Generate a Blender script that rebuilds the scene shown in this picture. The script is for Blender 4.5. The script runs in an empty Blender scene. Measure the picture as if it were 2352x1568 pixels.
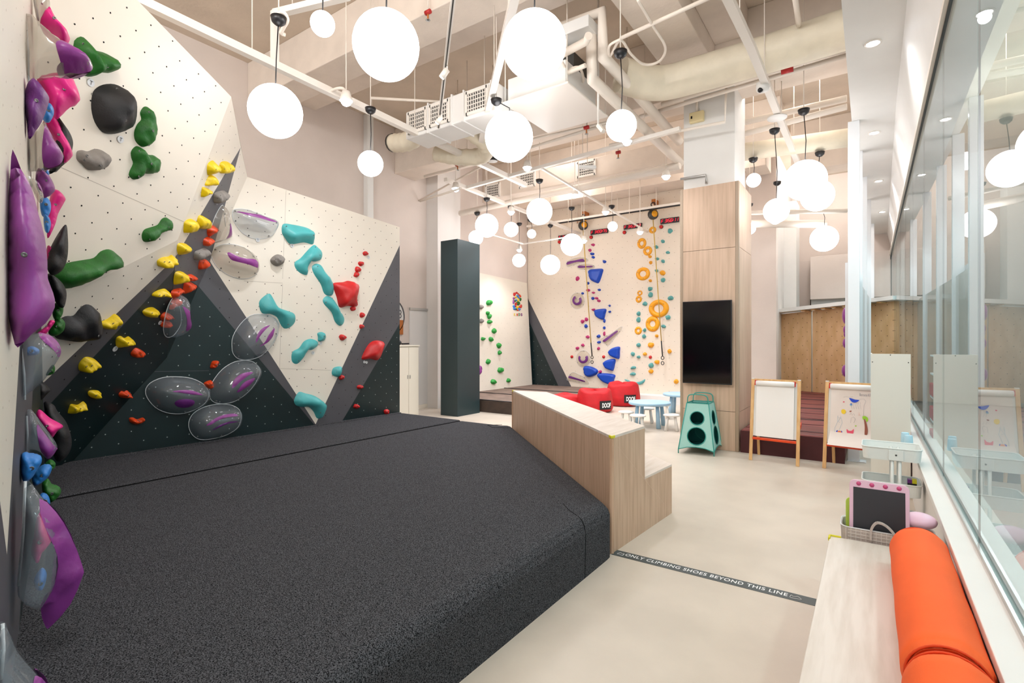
import bpy, math, random
import numpy as np
from mathutils import Vector, Matrix
from mathutils.geometry import delaunay_2d_cdt
random.seed(7)
SC = bpy.context.scene
COL = SC.collection
# ---------------------------------------------------------------- camera
FPX, HOR, CZ = 1185.0, 784.0, 1.65
YAW = math.atan(824 / FPX)
CA, SA = math.cos(YAW), math.sin(YAW)
cd = bpy.data.cameras.new('camera'); cam = bpy.data.objects.new('camera', cd); COL.objects.link(cam)
cd.sensor_width = 36; cd.lens = 36 * FPX / 2352; cd.clip_start = 0.05; cd.clip_end = 100
cam.location = (0, 0, CZ); cam.rotation_euler = (math.pi / 2, 0, YAW)
SC.camera = cam
SC.cycles.max_bounces = 7; SC.cycles.glossy_bounces = 3; SC.cycles.diffuse_bounces = 4
# ---------------------------------------------------------------- world and exposure
SC.view_settings.view_transform = 'Standard'; SC.view_settings.look = 'None'
SC.view_settings.gamma = 1.0; SC.view_settings.use_curve_mapping = False
SC.view_settings.exposure = 0.42
W = bpy.data.worlds.new('world'); SC.world = W; W.use_nodes = True
W.node_tree.nodes['Background'].inputs[0].default_value = (.97, 0.985, 1, 1)
W.node_tree.nodes['Background'].inputs[1].default_value = 1.3
GLOBE = 6.0      # emission of the globe lamps
def lamp(name, loc, power, size=.25, col=(1, .985, .985)):
    d = bpy.data.lights.new(name, 'POINT'); d.energy = power; d.shadow_soft_size = size; d.color = col
    o = bpy.data.objects.new(name, d); o.location = loc; COL.objects.link(o)
# fill lights added out of sight behind beams, in the corridor, behind the camera
for p_ in ((-5.5, 9.8, 6.1), (-3.0, 12.9, 6.2), (-7.0, 12.9, 6.2)): lamp('hall_fill', p_, 32)
for p_ in ((-0.9, 9.7, 6.2), (-0.9, 14.6, 6.1), (-1.0, 16.3, 6.0)): lamp('bay_fill', p_, 40)
for p_, e_ in (((-3.4, -2.0, 5.6), 470), ((-.9, .3, 5.2), 130)): lamp('rear_fill', p_, e_, .4)
for p_ in ((1.9, 3.0, 4.6), (1.9, 8.0, 4.6), (1.9, 13.0, 4.6)): lamp('corridor_fill', p_, 200, .2, (.93, .97, 1))
# ---------------------------------------------------------------- picture -> room helpers
def ray(px, py):
    X = (px - 1176) / FPX
    return Vector((X * CA - SA, X * SA + CA, (HOR - py) / FPX))
CAM = Vector((0, 0, CZ))
def at_z(px, py, z): r = ray(px, py); return CAM + r * ((z - CZ) / r.z)
def at_x(px, py, x): r = ray(px, py); return CAM + r * (x / r.x)
def at_y(px, py, y): r = ray(px, py); return CAM + r * (y / r.y)
def dep(px, py, Y): return CAM + ray(px, py) * Y
class Plane:
    def __init__(s, P, n, up=(0, 0, 1)):
        s.P = Vector(P); s.n = Vector(n).normalized()
        s.u = Vector(up).cross(s.n).normalized(); s.v = s.n.cross(s.u)
    def hit(s, px, py, off=0.0):
        r = ray(px, py); P = s.P + s.n * off
        return CAM + r * ((P - CAM).dot(s.n) / r.dot(s.n))
    def to2(s, p): d = p - s.P; return Vector((d.dot(s.u), d.dot(s.v)))
    def to3(s, q, h=0.0): return s.P + s.u * q[0] + s.v * q[1] + s.n * h
    def px2(s, px, py, off=0.0): return s.to2(s.hit(px, py, off))
def crop(ox, oy, k, pts): return [(ox + p[0] * k, oy + p[1] * k) for p in pts]
# ---------------------------------------------------------------- materials
def lin(h):
    h = h.lstrip('#'); o = []
    for i in (0, 2, 4):
        c = int(h[i:i + 2], 16) / 255
        o.append(c / 12.92 if c <= .04045 else ((c + .055) / 1.055) ** 2.4)
    return (*o, 1)
MATS = {}
def mat(name, col, rough=0.5, metal=0.0, spec=0.5, var=0.0, scale=8.0, bump=0.0, bscale=60.0, stretch=(1, 1, 1), col2=None, detail=3.0, coords='Object', emit=None, estr=0.0, lo=0.35, hi=0.65):
    m = bpy.data.materials.new(name); m.use_nodes = True; nt = m.node_tree; b = nt.nodes['Principled BSDF']
    b.inputs['Base Color'].default_value = lin(col); b.inputs['Roughness'].default_value = rough
    b.inputs['Metallic'].default_value = metal; b.inputs['Specular IOR Level'].default_value = spec
    tc = nt.nodes.new('ShaderNodeTexCoord'); mp = nt.nodes.new('ShaderNodeMapping')
    mp.inputs['Scale'].default_value = stretch; mp.inputs['Rotation'].default_value = (.5, .35, .2); mp.inputs['Location'].default_value = (.13, .37, .29); nt.links.new(tc.outputs[coords], mp.inputs[0])
    if var > 0 or col2:
        nz = nt.nodes.new('ShaderNodeTexNoise'); nz.inputs['Scale'].default_value = scale; nz.inputs['Detail'].default_value = detail
        nt.links.new(mp.outputs[0], nz.inputs[0])
        cr = nt.nodes.new('ShaderNodeValToRGB'); a = lin(col)
        c2 = lin(col2) if col2 else tuple(x * (1 - var) for x in a[:3]) + (1,)
        cr.color_ramp.elements[0].position = lo; cr.color_ramp.elements[0].color = c2
        cr.color_ramp.elements[1].position = hi; cr.color_ramp.elements[1].color = a
        nt.links.new(nz.outputs[0], cr.inputs[0]); nt.links.new(cr.outputs[0], b.inputs['Base Color'])
    if bump > 0:
        n2 = nt.nodes.new('ShaderNodeTexNoise'); n2.inputs['Scale'].default_value = bscale; n2.inputs['Detail'].default_value = 4
        nt.links.new(mp.outputs[0], n2.inputs[0]); bp = nt.nodes.new('ShaderNodeBump')
        bp.inputs['Strength'].default_value = bump; bp.inputs['Distance'].default_value = 0.01
        nt.links.new(n2.outputs[0], bp.inputs['Height']); nt.links.new(bp.outputs[0], b.inputs['Normal'])
    if emit: b.inputs['Emission Color'].default_value = lin(emit); b.inputs['Emission Strength'].default_value = estr
    MATS[name] = m; return m
def clear_mat(name, tint, haze, ior, hazecol='#c9d3dc', front_only=False, rough=0.02):
    m = bpy.data.materials.new(name); m.use_nodes = True; nt = m.node_tree; nt.nodes.clear()
    out = nt.nodes.new('ShaderNodeOutputMaterial'); tr = nt.nodes.new('ShaderNodeBsdfTransparent'); tr.inputs[0].default_value = lin(tint)
    gl = nt.nodes.new('ShaderNodeBsdfGlossy'); gl.inputs['Roughness'].default_value = rough
    df = nt.nodes.new('ShaderNodeBsdfDiffuse'); df.inputs[0].default_value = lin(hazecol)
    fr = nt.nodes.new('ShaderNodeFresnel'); fr.inputs[0].default_value = ior
    m1 = nt.nodes.new('ShaderNodeMixShader'); m1.inputs[0].default_value = haze
    nt.links.new(tr.outputs[0], m1.inputs[1]); nt.links.new(df.outputs[0], m1.inputs[2])
    m2 = nt.nodes.new('ShaderNodeMixShader'); nt.links.new(m1.outputs[0], m2.inputs[1]); nt.links.new(gl.outputs[0], m2.inputs[2])
    geo = nt.nodes.new('ShaderNodeNewGeometry'); mu = nt.nodes.new('ShaderNodeMath'); mu.operation = 'SUBTRACT'; mu.use_clamp = True
    nt.links.new(fr.outputs[0], mu.inputs[0]); nt.links.new(geo.outputs['Backfacing'], mu.inputs[1])
    nt.links.new(mu.outputs[0], m2.inputs[0]); nt.links.new(m2.outputs[0], out.inputs[0])
    MATS[name] = m; return m
mat('cream', '#ebe3d5', .42, var=.05, scale=1.2, bump=.05, bscale=200)
mat('cream_warm', '#e6d9c8', .6, var=.05, scale=1.0)
mat('greypaint', '#555459', .45, var=.12, scale=2)
mat('greenpaint', '#122628', .38, var=.25, scale=2.5)
mat('greencol', '#233538', .45, var=.08, scale=1.5)
mat('plaster', '#dccfc6', .85, var=.05, scale=1.5, bump=.15, bscale=30)
mat('plaster_low', '#dfdad5', .8, var=.03, scale=1.5)
mat('concrete_paint', '#d3c2af', .85, var=.10, scale=2, bump=.35, bscale=18)
mat('beam_paint', '#e2d4c6', .8, var=.08, scale=3, bump=.25, bscale=25)
mat('white_paint', '#e4e2de', .55, var=.03, scale=3)
mat('white_metal', '#e6dfd6', .35)
mat('duct_wrap', '#e2d8c2', .55, var=.08, scale=5, bump=.5, bscale=9)
mat('floor', '#d3c6b7', .38, var=.10, scale=2.2, detail=8, bump=.04, bscale=90)
mat('carpet', '#606064', .95, spec=.05, col2='#0d0d10', scale=190, detail=2, lo=.36, hi=.66)
mat('carpet_edge', '#1b1b1d', .95, spec=.1)
mat('wood_v', '#ceae94', .5, col2='#b9977c', scale=5, stretch=(6, 6, .45), detail=6, bump=.03, lo=.3, hi=.62)
mat('wood_col', '#d2b49c', .5, col2='#c0a289', scale=4, stretch=(6, 6, .35), detail=6, lo=.3, hi=.65)
mat('wood_light', '#ddd1c7', .42, col2='#d0c1b4', scale=4, stretch=(9, .8, 6), detail=7, lo=.3, hi=.62)
mat('wood_bench', '#ddd4ca', .42, col2='#cbbfb2', scale=3.2, stretch=(7, .7, 5), detail=8, lo=.28, hi=.6)
mat('plywood', '#e4bb8e', .55, col2='#d5a978', scale=3, stretch=(2, 2, .6), detail=6)
mat('pine', '#e0b67e', .5, col2='#d0a067', scale=6, stretch=(4, 4, .8))
mat('green', '#1c6a1c', .5, var=.25, scale=14, bump=.25, bscale=90)
mat('green_light', '#2ba040', .5, var=.1, scale=14)
mat('black', '#1d1d20', .55, var=.2, scale=10, bump=.25, bscale=90)
mat('grey', '#8f8983', .75, var=.15, scale=18, bump=.3, bscale=120)
mat('yellow', '#f2cf0c', .4, var=.12, scale=10, bump=.15, bscale=60)
mat('amber', '#f0a410', .4, var=.08, scale=10)
mat('orange', '#e9480f', .42, var=.15, scale=12, bump=.15, bscale=60)
mat('red', '#cc1c1c', .45, var=.12, scale=10, bump=.15, bscale=60)
mat('teal', '#4bb0b2', .45, var=.10, scale=6, bump=.15, bscale=60)
mat('teal_dull', '#5aa6a5', .5, var=.12, scale=12)
mat('blue', '#0544b4', .4, var=.06, scale=6)
mat('sky', '#2f86da', .42, var=.12, scale=10, bump=.15, bscale=60)
mat('purple', '#8f3a8f', .35, var=.12, scale=8, bump=.1, bscale=50)
mat('purple_deep', '#6d2a7c', .42, var=.12, scale=8, bump=.2, bscale=80)
mat('magenta', '#bf2c72', .45, var=.1, scale=12)
mat('pink', '#ec1f8c', .38, var=.08, scale=6)
mat('bolt', '#70706e', .35, metal=.8)
mat('hole', '#17120f', .9)
mat('hole_soft', '#8d7a68', .9)
mat('hole_glint', '#a9b0ac', .6)  # pale dots for dark paint; light reflected off the inserts put into colour
mat('rim', '#dfe2e4', .35)
mat('black_plastic', '#151518', .4)
mat('screen', '#050507', .12)
mat('led', '#200000', .5, emit='#ff2038', estr=1.5)
mat('bean', '#c5121d', .7, var=.12, scale=7, bump=.5, bscale=14)
mat('table_blue', '#a3c8e0', .4)
mat('stool_white', '#efece6', .4)
mat('mesh_teal', '#a5d6cd', .7, var=.12, scale=300)
mat('frame_teal', '#2f9488', .45)
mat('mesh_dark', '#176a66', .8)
mat('paper', '#eeeae6', .8)
mat('drawpaper', '#e9ded6', .8, var=.03, scale=3)
mat('orange_fabric', '#ff6418', .75, var=.07, scale=5, bump=.15, bscale=400)
mat('orange_pipe', '#e2450e', .75)
mat('basket', '#c9beb6', .9, var=.12, scale=220, bump=.4, bscale=300)
mat('pale_pink', '#e6bfd2', .4)
mat('board_black', '#2b2c31', .45)
mat('lime', '#b5d24b', .45)
mat('cup_blue', '#b5dcec', .4)
mat('trolley', '#e3e7e4', .4)
mat('board_cream', '#dcd9cf', .5)
mat('brown_mat', '#8a7468', .7, col2='#55443c', scale=5, stretch=(.6, 3, 1), detail=8, bump=.3, bscale=12, lo=.3, hi=.6)
mat('brown_side', '#4c3d34', .75, var=.3, scale=6)
mat('maroon_top', '#8c4440', .55, col2='#4e2328', scale=3.5, stretch=(.5, 3, 1), detail=8, bump=.3, bscale=10, lo=.3, hi=.62)
mat('maroon_side', '#4a151a', .6, var=.15, scale=5)
mat('cabinet', '#ddd5c6', .45)
mat('door_white', '#dcd9d5', .5)
mat('alu', '#b9b8b6', .3, metal=.6)
mat('steel_dark', '#4a4a48', .4, metal=.5)
mat('conduit', '#e8ddd0', .5)
mat('warn_red', '#b3201f', .5)
mat('beige_box', '#e0cf9f', .5)
mat('strip', '#434b4c', .5)
mat('white_print', '#f2f2f2', .6)
mat('corner_yellow', '#d8cf1e', .6)
mat('rope', '#c2a14a', .8)
mat('fin_white', '#e6e9ec', .25)
mat('corridor_wall', '#c3ced4', .8)
mat('corridor_floor', '#b9b2b0', .5)
mat('tan_sign', '#b46a2e', .6)
mat('globe', '#ffffff', .5, emit='#fbf9fb', estr=GLOBE)
mat('spot_glow', '#ffffff', .5, emit='#eef3ff', estr=30)
clear_mat('dome', '#eef0f2', .17, 1.5)
clear_mat('dome_dull', '#e9e6e2', .22, 1.5, '#d8d2c8', rough=.06)  # hazy plastic; part of the haze stands in for white highlights
clear_mat('dome_thin', '#f4f2ee', .06, 1.4, '#e6dfd2', rough=.08)
clear_mat('glass', '#e3eeee', .07, 1.75, '#d5e6ea', rough=0.0)  # bluish haze mixed in to brighten the view through the panes
# ---------------------------------------------------------------- mesh builder
class MB:
    def __init__(s): s.v = []; s.f = []; s.m = []; s.s = []
    def add(s, vs, fs, mi=0, sm=False):
        b = len(s.v); s.v += [Vector(v) for v in vs]
        for f in fs: s.f.append([b + i for i in f]); s.m.append(mi); s.s.append(sm)
        return s
    def obox(s, c, ax, h, mi=0):
        c = Vector(c); ax = [Vector(a) * k for a, k in zip(ax, h)]
        vs = [c + ax[0] * i + ax[1] * j + ax[2] * k for i in (-1, 1) for j in (-1, 1) for k in (-1, 1)]
        return s.add(vs, [(0, 1, 3, 2), (4, 6, 7, 5), (0, 4, 5, 1), (2, 3, 7, 6), (0, 2, 6, 4), (1, 5, 7, 3)], mi)
    def box(s, a, b, mi=0):
        a = Vector(a); b = Vector(b)
        return s.obox((a + b) / 2, ((1, 0, 0), (0, 1, 0), (0, 0, 1)), [abs(x) / 2 for x in (b - a)], mi)
    def bar(s, p, q, w, h, mi=0, up=(0, 0, 1)):
        p = Vector(p); q = Vector(q); d = (q - p); L = d.length; d.normalize()
        u = Vector(up).cross(d)
        if u.length < 1e-4: u = Vector((1, 0, 0)).cross(d)
        u.normalize(); w2 = d.cross(u)
        return s.obox((p + q) / 2, (d, u, w2), (L / 2, w / 2, h / 2), mi)
    def prism(s, poly, ext, mi=0):
        n = len(poly); ext = Vector(ext); P = [Vector(p) for p in poly]
        return s.add(P + [p + ext for p in P], [list(range(n))[::-1], list(range(n, 2 * n))] + [(i, (i + 1) % n, n + (i + 1) % n, n + i) for i in range(n)], mi)
    def tube(s, pts, r, n=8, mi=0, cap=True, sm=True):
        pts = [Vector(p) for p in pts]; rs = r if isinstance(r, (list, tuple)) else [r] * len(pts)
        vs = []; pu = None
        for i, p in enumerate(pts):
            d = (pts[min(i + 1, len(pts) - 1)] - pts[max(i - 1, 0)]).normalized()
            if pu is None: pu = d.orthogonal().normalized()
            else: pu = (pu - d * pu.dot(d)); pu = pu.normalized() if pu.length > 1e-6 else d.orthogonal().normalized()
            w = d.cross(pu)
            for k in range(n):
                a = 2 * math.pi * k / n; vs.append(p + (pu * math.cos(a) + w * math.sin(a)) * rs[i])
        fs = [(i * n + k, i * n + (k + 1) % n, (i + 1) * n + (k + 1) % n, (i + 1) * n + k) for i in range(len(pts) - 1) for k in range(n)]
        s.add(vs, fs, mi, sm)
        if cap:
            b = len(s.v) - len(vs)
            s.f.append([b + k for k in range(n)][::-1]); s.m.append(mi); s.s.append(False)
            s.f.append([b + (len(pts) - 1) * n + k for k in range(n)]); s.m.append(mi); s.s.append(False)
        return s
    def lathe(s, prof, c=(0, 0, 0), ax=(0, 0, 1), n=20, mi=0, sm=True, close=False):
        c = Vector(c); ax = Vector(ax).normalized(); u = ax.orthogonal().normalized(); w = ax.cross(u)
        vs = [c + ax * z + (u * math.cos(2 * math.pi * k / n) + w * math.sin(2 * math.pi * k / n)) * r for r, z in prof for k in range(n)]
        m = len(prof); rr = m if close else m - 1
        fs = [(i * n + k, i * n + (k + 1) % n, ((i + 1) % m) * n + (k + 1) % n, ((i + 1) % m) * n + k) for i in range(rr) for k in range(n)]
        return s.add(vs, fs, mi, sm)
    def sphere(s, c, r, n=24, m=14, mi=0):
        prof = [(max(1e-4, r * math.sin(math.pi * i / m)), -r * math.cos(math.pi * i / m)) for i in range(m + 1)]
        return s.lathe(prof, c, (0, 0, 1), n, mi)
    def build(s, name, mats, parent=None, origin=None, bevel=0, kind=None, label=None, segs=2):
        me = bpy.data.meshes.new(name)
        if parent is not None: O = Vector(parent['o']) if 'o' in parent else parent.matrix_world.translation.copy()
        elif origin is not None: O = Vector(origin)
        else:
            xs = np.array([tuple(v) for v in s.v]); O = Vector(((xs[:, 0].min() + xs[:, 0].max()) / 2, (xs[:, 1].min() + xs[:, 1].max()) / 2, xs[:, 2].min()))
        me.from_pydata([tuple(v - O) for v in s.v], [], s.f)
        for mm in (mats if isinstance(mats, (list, tuple)) else [mats]): me.materials.append(MATS[mm])
        me.polygons.foreach_set('material_index', s.m); me.polygons.foreach_set('use_smooth', s.s); me.update()
        o = bpy.data.objects.new(name, me); COL.objects.link(o)
        if parent is not None: o.parent = parent
        else: o.location = O
        ORG[o.name] = O
        if bevel:
            b = o.modifiers.new('bevel', 'BEVEL'); b.width = bevel; b.segments = segs; b.limit_method = 'ANGLE'
            b.angle_limit = math.radians(40)
        if kind: o['kind'] = kind
        if label: o['label'] = label
        return o
ORG = {}
_build = MB.build
def build(s, name, mats, parent=None, **k):
    # parts are stored relative to the world origin of their parent
    me_parent = parent
    if parent is None: return _build(s, name, mats, None, **k)
    O = ORG[parent.name]; k.pop('origin', None)
    o = _build(s, name, mats, None, origin=O, **k)
    o.parent = parent; o.location = (0, 0, 0); return o
MB.build = build
def thing(name, label, cat, loc, group=None):
    o = bpy.data.objects.new(name, None); o.empty_display_size = .1; o.location = loc; COL.objects.link(o)
    ORG[o.name] = Vector(loc); o['label'] = label; o['category'] = cat
    if group: o['group'] = group
    return o
def tag(o, label, cat, group=None):
    o['label'] = label; o['category'] = cat
    if group: o['group'] = group
    return o
def struct(o): o['kind'] = 'structure'; return o
def copy_tree(o, loc, label=None, name=None):
    r = o.copy(); COL.objects.link(r); r.location = loc; ORG[r.name] = Vector(loc)
    if label: r['label'] = label
    for ch in list(o.children):
        c = ch.copy(); COL.objects.link(c); c.parent = r
        for g in ch.children:
            d = g.copy(); COL.objects.link(d); d.parent = c
    return r
ORD = 'topmost,second from the top,third from the top,fourth from the top,fifth from the top,sixth from the top,seventh from the top,eighth from the top,ninth from the top,tenth from the top,eleventh from the top,twelfth from the top,thirteenth from the top,fourteenth from the top,fifteenth from the top,sixteenth from the top,seventeenth from the top,eighteenth from the top,nineteenth from the top,twentieth from the top,twenty-first from the top,twenty-second from the top,twenty-third from the top,twenty-fourth from the top,twenty-fifth from the top'.split(',')
# ---------------------------------------------------------------- inflated shapes
def smooth_loop(pts, n=40, sharp=False):
    P = [np.array(p[:2], float) for p in pts]; m = len(P); k = max(2, round(n / m)); out = []
    for i in range(m):
        a, b, c, d = P[i - 1], P[i], P[(i + 1) % m], P[(i + 2) % m]
        for j in range(k):
            t = j / k
            if sharp: out.append(b + (c - b) * t)
            else: out.append(.5 * ((2 * b) + (-a + c) * t + (2 * a - 5 * b + 4 * c - d) * t * t + (-a + 3 * b - 3 * c + d) * t ** 3))
    return np.array(out)
def inside(p, L):
    x, y = p[:, 0][:, None], p[:, 1][:, None]; a = L; b = np.roll(L, -1, 0)
    c = ((a[:, 1] > y) != (b[:, 1] > y)) & (x < (b[:, 0] - a[:, 0]) * (y - a[:, 1]) / (b[:, 1] - a[:, 1] + 1e-12) + a[:, 0])
    return c.sum(1) % 2 == 1
def dist(p, L):
    a = L; d = np.roll(L, -1, 0) - a; q = p[:, None, :] - a[None]
    t = np.clip((q * d).sum(2) / ((d * d).sum(1) + 1e-12), 0, 1)
    return np.sqrt(((q - t[..., None] * d) ** 2).sum(2)).min(1)
def field(L, res=13):
    lo, hi = L.min(0), L.max(0); c = math.sqrt((hi - lo)[0] * (hi - lo)[1]) / res
    g = []; j = 0; y = lo[1] + c * .5
    while y < hi[1]:
        x = lo[0] + c * (.5 if j % 2 else 1.0)
        while x < hi[0]: g.append((x, y)); x += c
        y += c * .87; j += 1
    g = np.array(g) if g else np.zeros((0, 2))
    if len(g):
        g = g[inside(g, L)]
        if len(g): g = g[dist(g, L) > c * .38]
    allp = [Vector((float(p[0]), float(p[1]))) for p in L] + [Vector((float(p[0]), float(p[1]))) for p in g]
    r = delaunay_2d_cdt(allp, [], [list(range(len(L)))], 1, 1e-7)
    vs = np.array([tuple(v) for v in r[0]]); return vs, [list(f) for f in r[2]]
def wob(p, k, s):
    return (np.sin(p[:, 0] * k + s) * np.cos(p[:, 1] * k * 1.3 + s * 2.1) + .5 * np.sin(p[:, 0] * k * 2.1 + p[:, 1] * k * 1.7 + s * 3))
def heights(vs, L, D, prof=2.0, crease=None, lump=.12, seed=0, flat=1.0, cs=.6):
    d = dist(vs, L); R = max(d.max(), 1e-4) * flat; t = np.clip(d / R, 0, 1)
    h = D * (1 - (1 - t) ** prof) ** .5
    h[d < 1e-6] = 0
    sz = np.ptp(L, 0).max(); c = L.mean(0)
    if crease is not None:
        w = np.array([-math.sin(crease), math.cos(crease)]); q = (vs - c) @ w
        h = h * (1.2 - cs * np.abs(q) / (np.abs(q).max() + 1e-9))
    if lump: h = h * (1 + lump * wob(vs - c, 9 / sz, seed))
    return h
NH = [0]
def dome_part(mb, PL, L, D, base=0.0, res=13, mi=0, **k):
    vs, fs = field(L, res); h = heights(vs, L, D, **k)
    mb.add([PL.to3(v, float(z) + base) for v, z in zip(vs, h)], fs, mi, True); return vs, h
def outline(PL, pts, D=0, n=40, sharp=False, off=.35):
    return smooth_loop([tuple(PL.px2(x, y, D * off)) for x, y in pts], n, sharp)
def bolts_on(o, PL, bpts, vs, h, D, r=.011):
    for bx, by in bpts:
        q = PL.px2(bx, by, D * .8); i = int(((vs - np.array(tuple(q))) ** 2).sum(1).argmin()); z = float(h[i])
        b = MB(); c = PL.to3(vs[i], z - .002)
        b.lathe([(r * 1.5, 0), (r * 1.4, .003), (r * .8, .003), (r * .8, .001), (.0005, .001)], c, PL.n, 8)
        b.build('bolt', 'bolt', o)
def hold(label, pts, PL, D, m, bpts=(), cat='climbing hold', name='climbing_hold', group=None, n=40, res=11, **k):
    NH[0] += 1; L = outline(PL, pts, D, n, k.pop('sharp', False)); mb = MB()
    vs, h = dome_part(mb, PL, L, D, res=res, seed=NH[0], **k)
    c = L.mean(0); o = mb.build(name, m, origin=PL.to3(c)); tag(o, label, cat, group)
    bolts_on(o, PL, bpts, vs, h, D, .0075 if D > .08 else .006)
    return o
def blob(cx, cy, rx, ry, seed, ang=0, amp=.16, n=9):
    R = random.Random(seed); out = []
    for i in range(n):
        a = 2 * math.pi * i / n; r = 1 + R.uniform(-amp, amp); x, y = rx * r * math.cos(a), ry * r * math.sin(a)
        out.append((cx + x * math.cos(ang) - y * math.sin(ang), cy + x * math.sin(ang) + y * math.cos(ang)))
    return out
def group_holds(items, PL, D, m, fmt, group, ox=0, oy=0, k=1, bolt=True, res=6, n=18):
    """many small holds; items are (cx, cy, rx, ry) in a zoomed crop; each is labelled by its order from the top"""
    it = sorted([(ox + a * k, oy + b * k, c * k, d * k) for a, b, c, d in items], key=lambda t: t[1])
    for i, (x, y, rx, ry) in enumerate(it):
        s = int(x * 7 + y * 13)
        hold(fmt % ORD[i], blob(x, y, rx, ry, s), PL, D, m, [(x, y)] if bolt else (), group=group, res=res, n=n, lump=.15)
def both(mb, PL, L, D, res=12, mi=0, **k):
    vs, fs = field(L, res); h = heights(vs, L, D, **k)
    mb.add([PL.to3(v, float(z)) for v, z in zip(vs, h)], fs, mi, True)
    mb.add([PL.to3(v, -float(z)) for v, z in zip(vs, h)], [f[::-1] for f in fs], mi, True)
    return vs, h
# ================================================================ SETTING
XV, YB, XG, ZC = -9.1, 13.95, 0.44, 6.6
def sbox(name, a, b, m, bevel=0):
    return struct(MB().box(a, b).build(name, m, bevel=bevel))
sbox('floor', (-10, -3, -.12), (XG + .1, 18.2, 0), 'floor')
sbox('floor_corridor', (XG + .1, -3, -.12), (3.4, 18.2, -.01), 'corridor_floor')
sbox('ceiling', (-10, -3, ZC), (3.4, 18.2, ZC + .15), 'concrete_paint')
sbox('wall_left', (XV - .2, -3, 0), (XV, 18.2, ZC), 'plaster')
sbox('wall_back', (XV, YB + .12, 0), (-1.9, YB + .4, ZC), 'plaster')
sbox('wall_far', (-4.0, 18.0, 0), (3.4, 18.2, ZC), 'plaster')
sbox('wall_corridor', (3.2, -3, 0), (3.4, 18.2, ZC), 'corridor_wall')
sbox('wall_partition', (-2.2, YB + .4, 0), (-2.0, 18.0, ZC), 'plaster_low')
# pier on the left wall
sbox('wall_pier', (XV, 9.35, 0), (-8.72, 10.2, ZC), 'plaster_low')
# beams
def beam(n, a, b): sbox('trim_%d' % n, a, b, 'beam_paint', bevel=.012)
beam(1, (XV, 4.85, 5.9), (XG, 5.4, ZC)); beam(2, (XV, 5.4, 6.25), (-2.66, 6.2, ZC))
beam(3, (-2.66, 5.4, 5.9), (-1.97, 8.3, ZC)); beam(4, (-1.97, 5.4, 6.2), (-1.5, 8.3, ZC))
beam(5, (XV, 8.3, 5.55), (XG, 8.95, ZC)); beam(6, (XV, 11.6, 5.6), (-1.5, 12.2, ZC)); beam(7, (XV, 13.2, 5.75), (-2.0, YB, ZC))
beam(8, (-1.5, 13.3, 5.5), (XG, 13.9, ZC))
# ---- speed wall
SP = Plane((-6, YB, 0), (0, -1, 0))
def px_poly(PL, pts): return [PL.hit(x, y) for x, y in pts]
def holes(parent, PL, L2, step, r, skip=None, stag=True, name='bolt_holes', m='hole', lift=.0015):
    lo, hi = L2.min(0), L2.max(0); g = []; j = 0; y = math.floor(lo[1] / step) * step
    while y < hi[1]:
        x = math.floor(lo[0] / step) * step + (step / 2 if (j % 2 and stag) else 0)
        while x < hi[0]: g.append((x, y)); x += step
        y += step * (.5 if stag else 1); j += 1
    g = np.array(g); g = g[inside(g, L2)]
    if len(g): g = g[dist(g, L2) > .03]
    mb = MB()
    for q in g:
        c = PL.to3(q, lift); n = 6
        mb.add([c + PL.u * (r * math.cos(2 * math.pi * k / n)) + PL.v * (r * math.sin(2 * math.pi * k / n)) for k in range(n)], [list(range(n))])
    if g.shape[0]: mb.build(name, m, parent, kind='stuff')
def panel_wall(label, PL, regions, thick, step, r, stag=True, name='climbing_wall'):
    """regions: (points in 3D on the plane, paint, hole colour); each is a facet panel of the climbing wall"""
    allp = [p for pts, _, _ in regions for p in pts]
    c = sum((Vector(p) for p in allp), Vector()) / len(allp); c.z = min(p.z for p in allp)
    t = thing(name, label, 'climbing wall', c)
    for pts, m, hm in regions:
        mb = MB(); mb.prism(pts, PL.n * -thick)
        mb.build('panel', m, t, label={'cream': 'cream painted panel', 'cream_warm': 'cream painted panel', 'greypaint': 'grey painted panel', 'greenpaint': 'dark green painted panel', 'plywood': None}[m])
        if hm: holes(t, PL, np.array([tuple(PL.to2(Vector(p))) for p in pts]), step, r, m=hm, stag=stag)
    return t
ss = lambda x, z: Vector((x, YB, z))
xl = XV + .02; zt = 5.75
ap = SP.hit(1212, 684); b1 = SP.hit(1315, 890); b2 = SP.hit(1285, 890)
zb = .2; xr = -3.3
ga = SP.hit(1213, 731)
wedge_l = Vector((xl, YB, zb))
speed = panel_wall('tall cream speed climbing wall at the back with a dark wedge painted low at its left', SP,
    [([ss(xl, zt), ss(xl, ap.z), Vector((ap.x, YB, ap.z)), Vector((b1.x, YB, zb)), ss(xr, zb), ss(xr, zt)][::-1], 'cream_warm', 'hole_soft'),
     ([Vector((ap.x, YB, ap.z)), Vector((xl, YB, ap.z)), Vector((xl, YB, ga.z)), Vector((b2.x, YB, zb)), Vector((b1.x, YB, zb))], 'greypaint', None),
     ([Vector((xl, YB, ga.z)), Vector((xl, YB, zb)), Vector((b2.x, YB, zb))], 'greenpaint', 'hole_glint')], .1, .3, .008)
sbox('baseboard_back', (XV, YB - .5, 0), (xr, YB + .1, .2), 'white_paint')
# ---- kids wall (leans back a little)
kb = Vector((-8.83, 13.84, .1)); kt = Vector((-9.04, 13.84, 3.5))
kn = Vector((kt.z - kb.z, 0, kb.x - kt.x)).normalized(); KD = Plane(kb, kn)
kpts = [kb, Vector((kb.x, 9.9, .1)), Vector((kt.x, 9.9, 3.62)), Vector((kt.x, 13.84, 3.52))]
kids = panel_wall('low cream climbing wall with green holds behind the dark green column', KD, [(kpts, 'cream', 'hole_soft')], .08, .3, .006)
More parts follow.
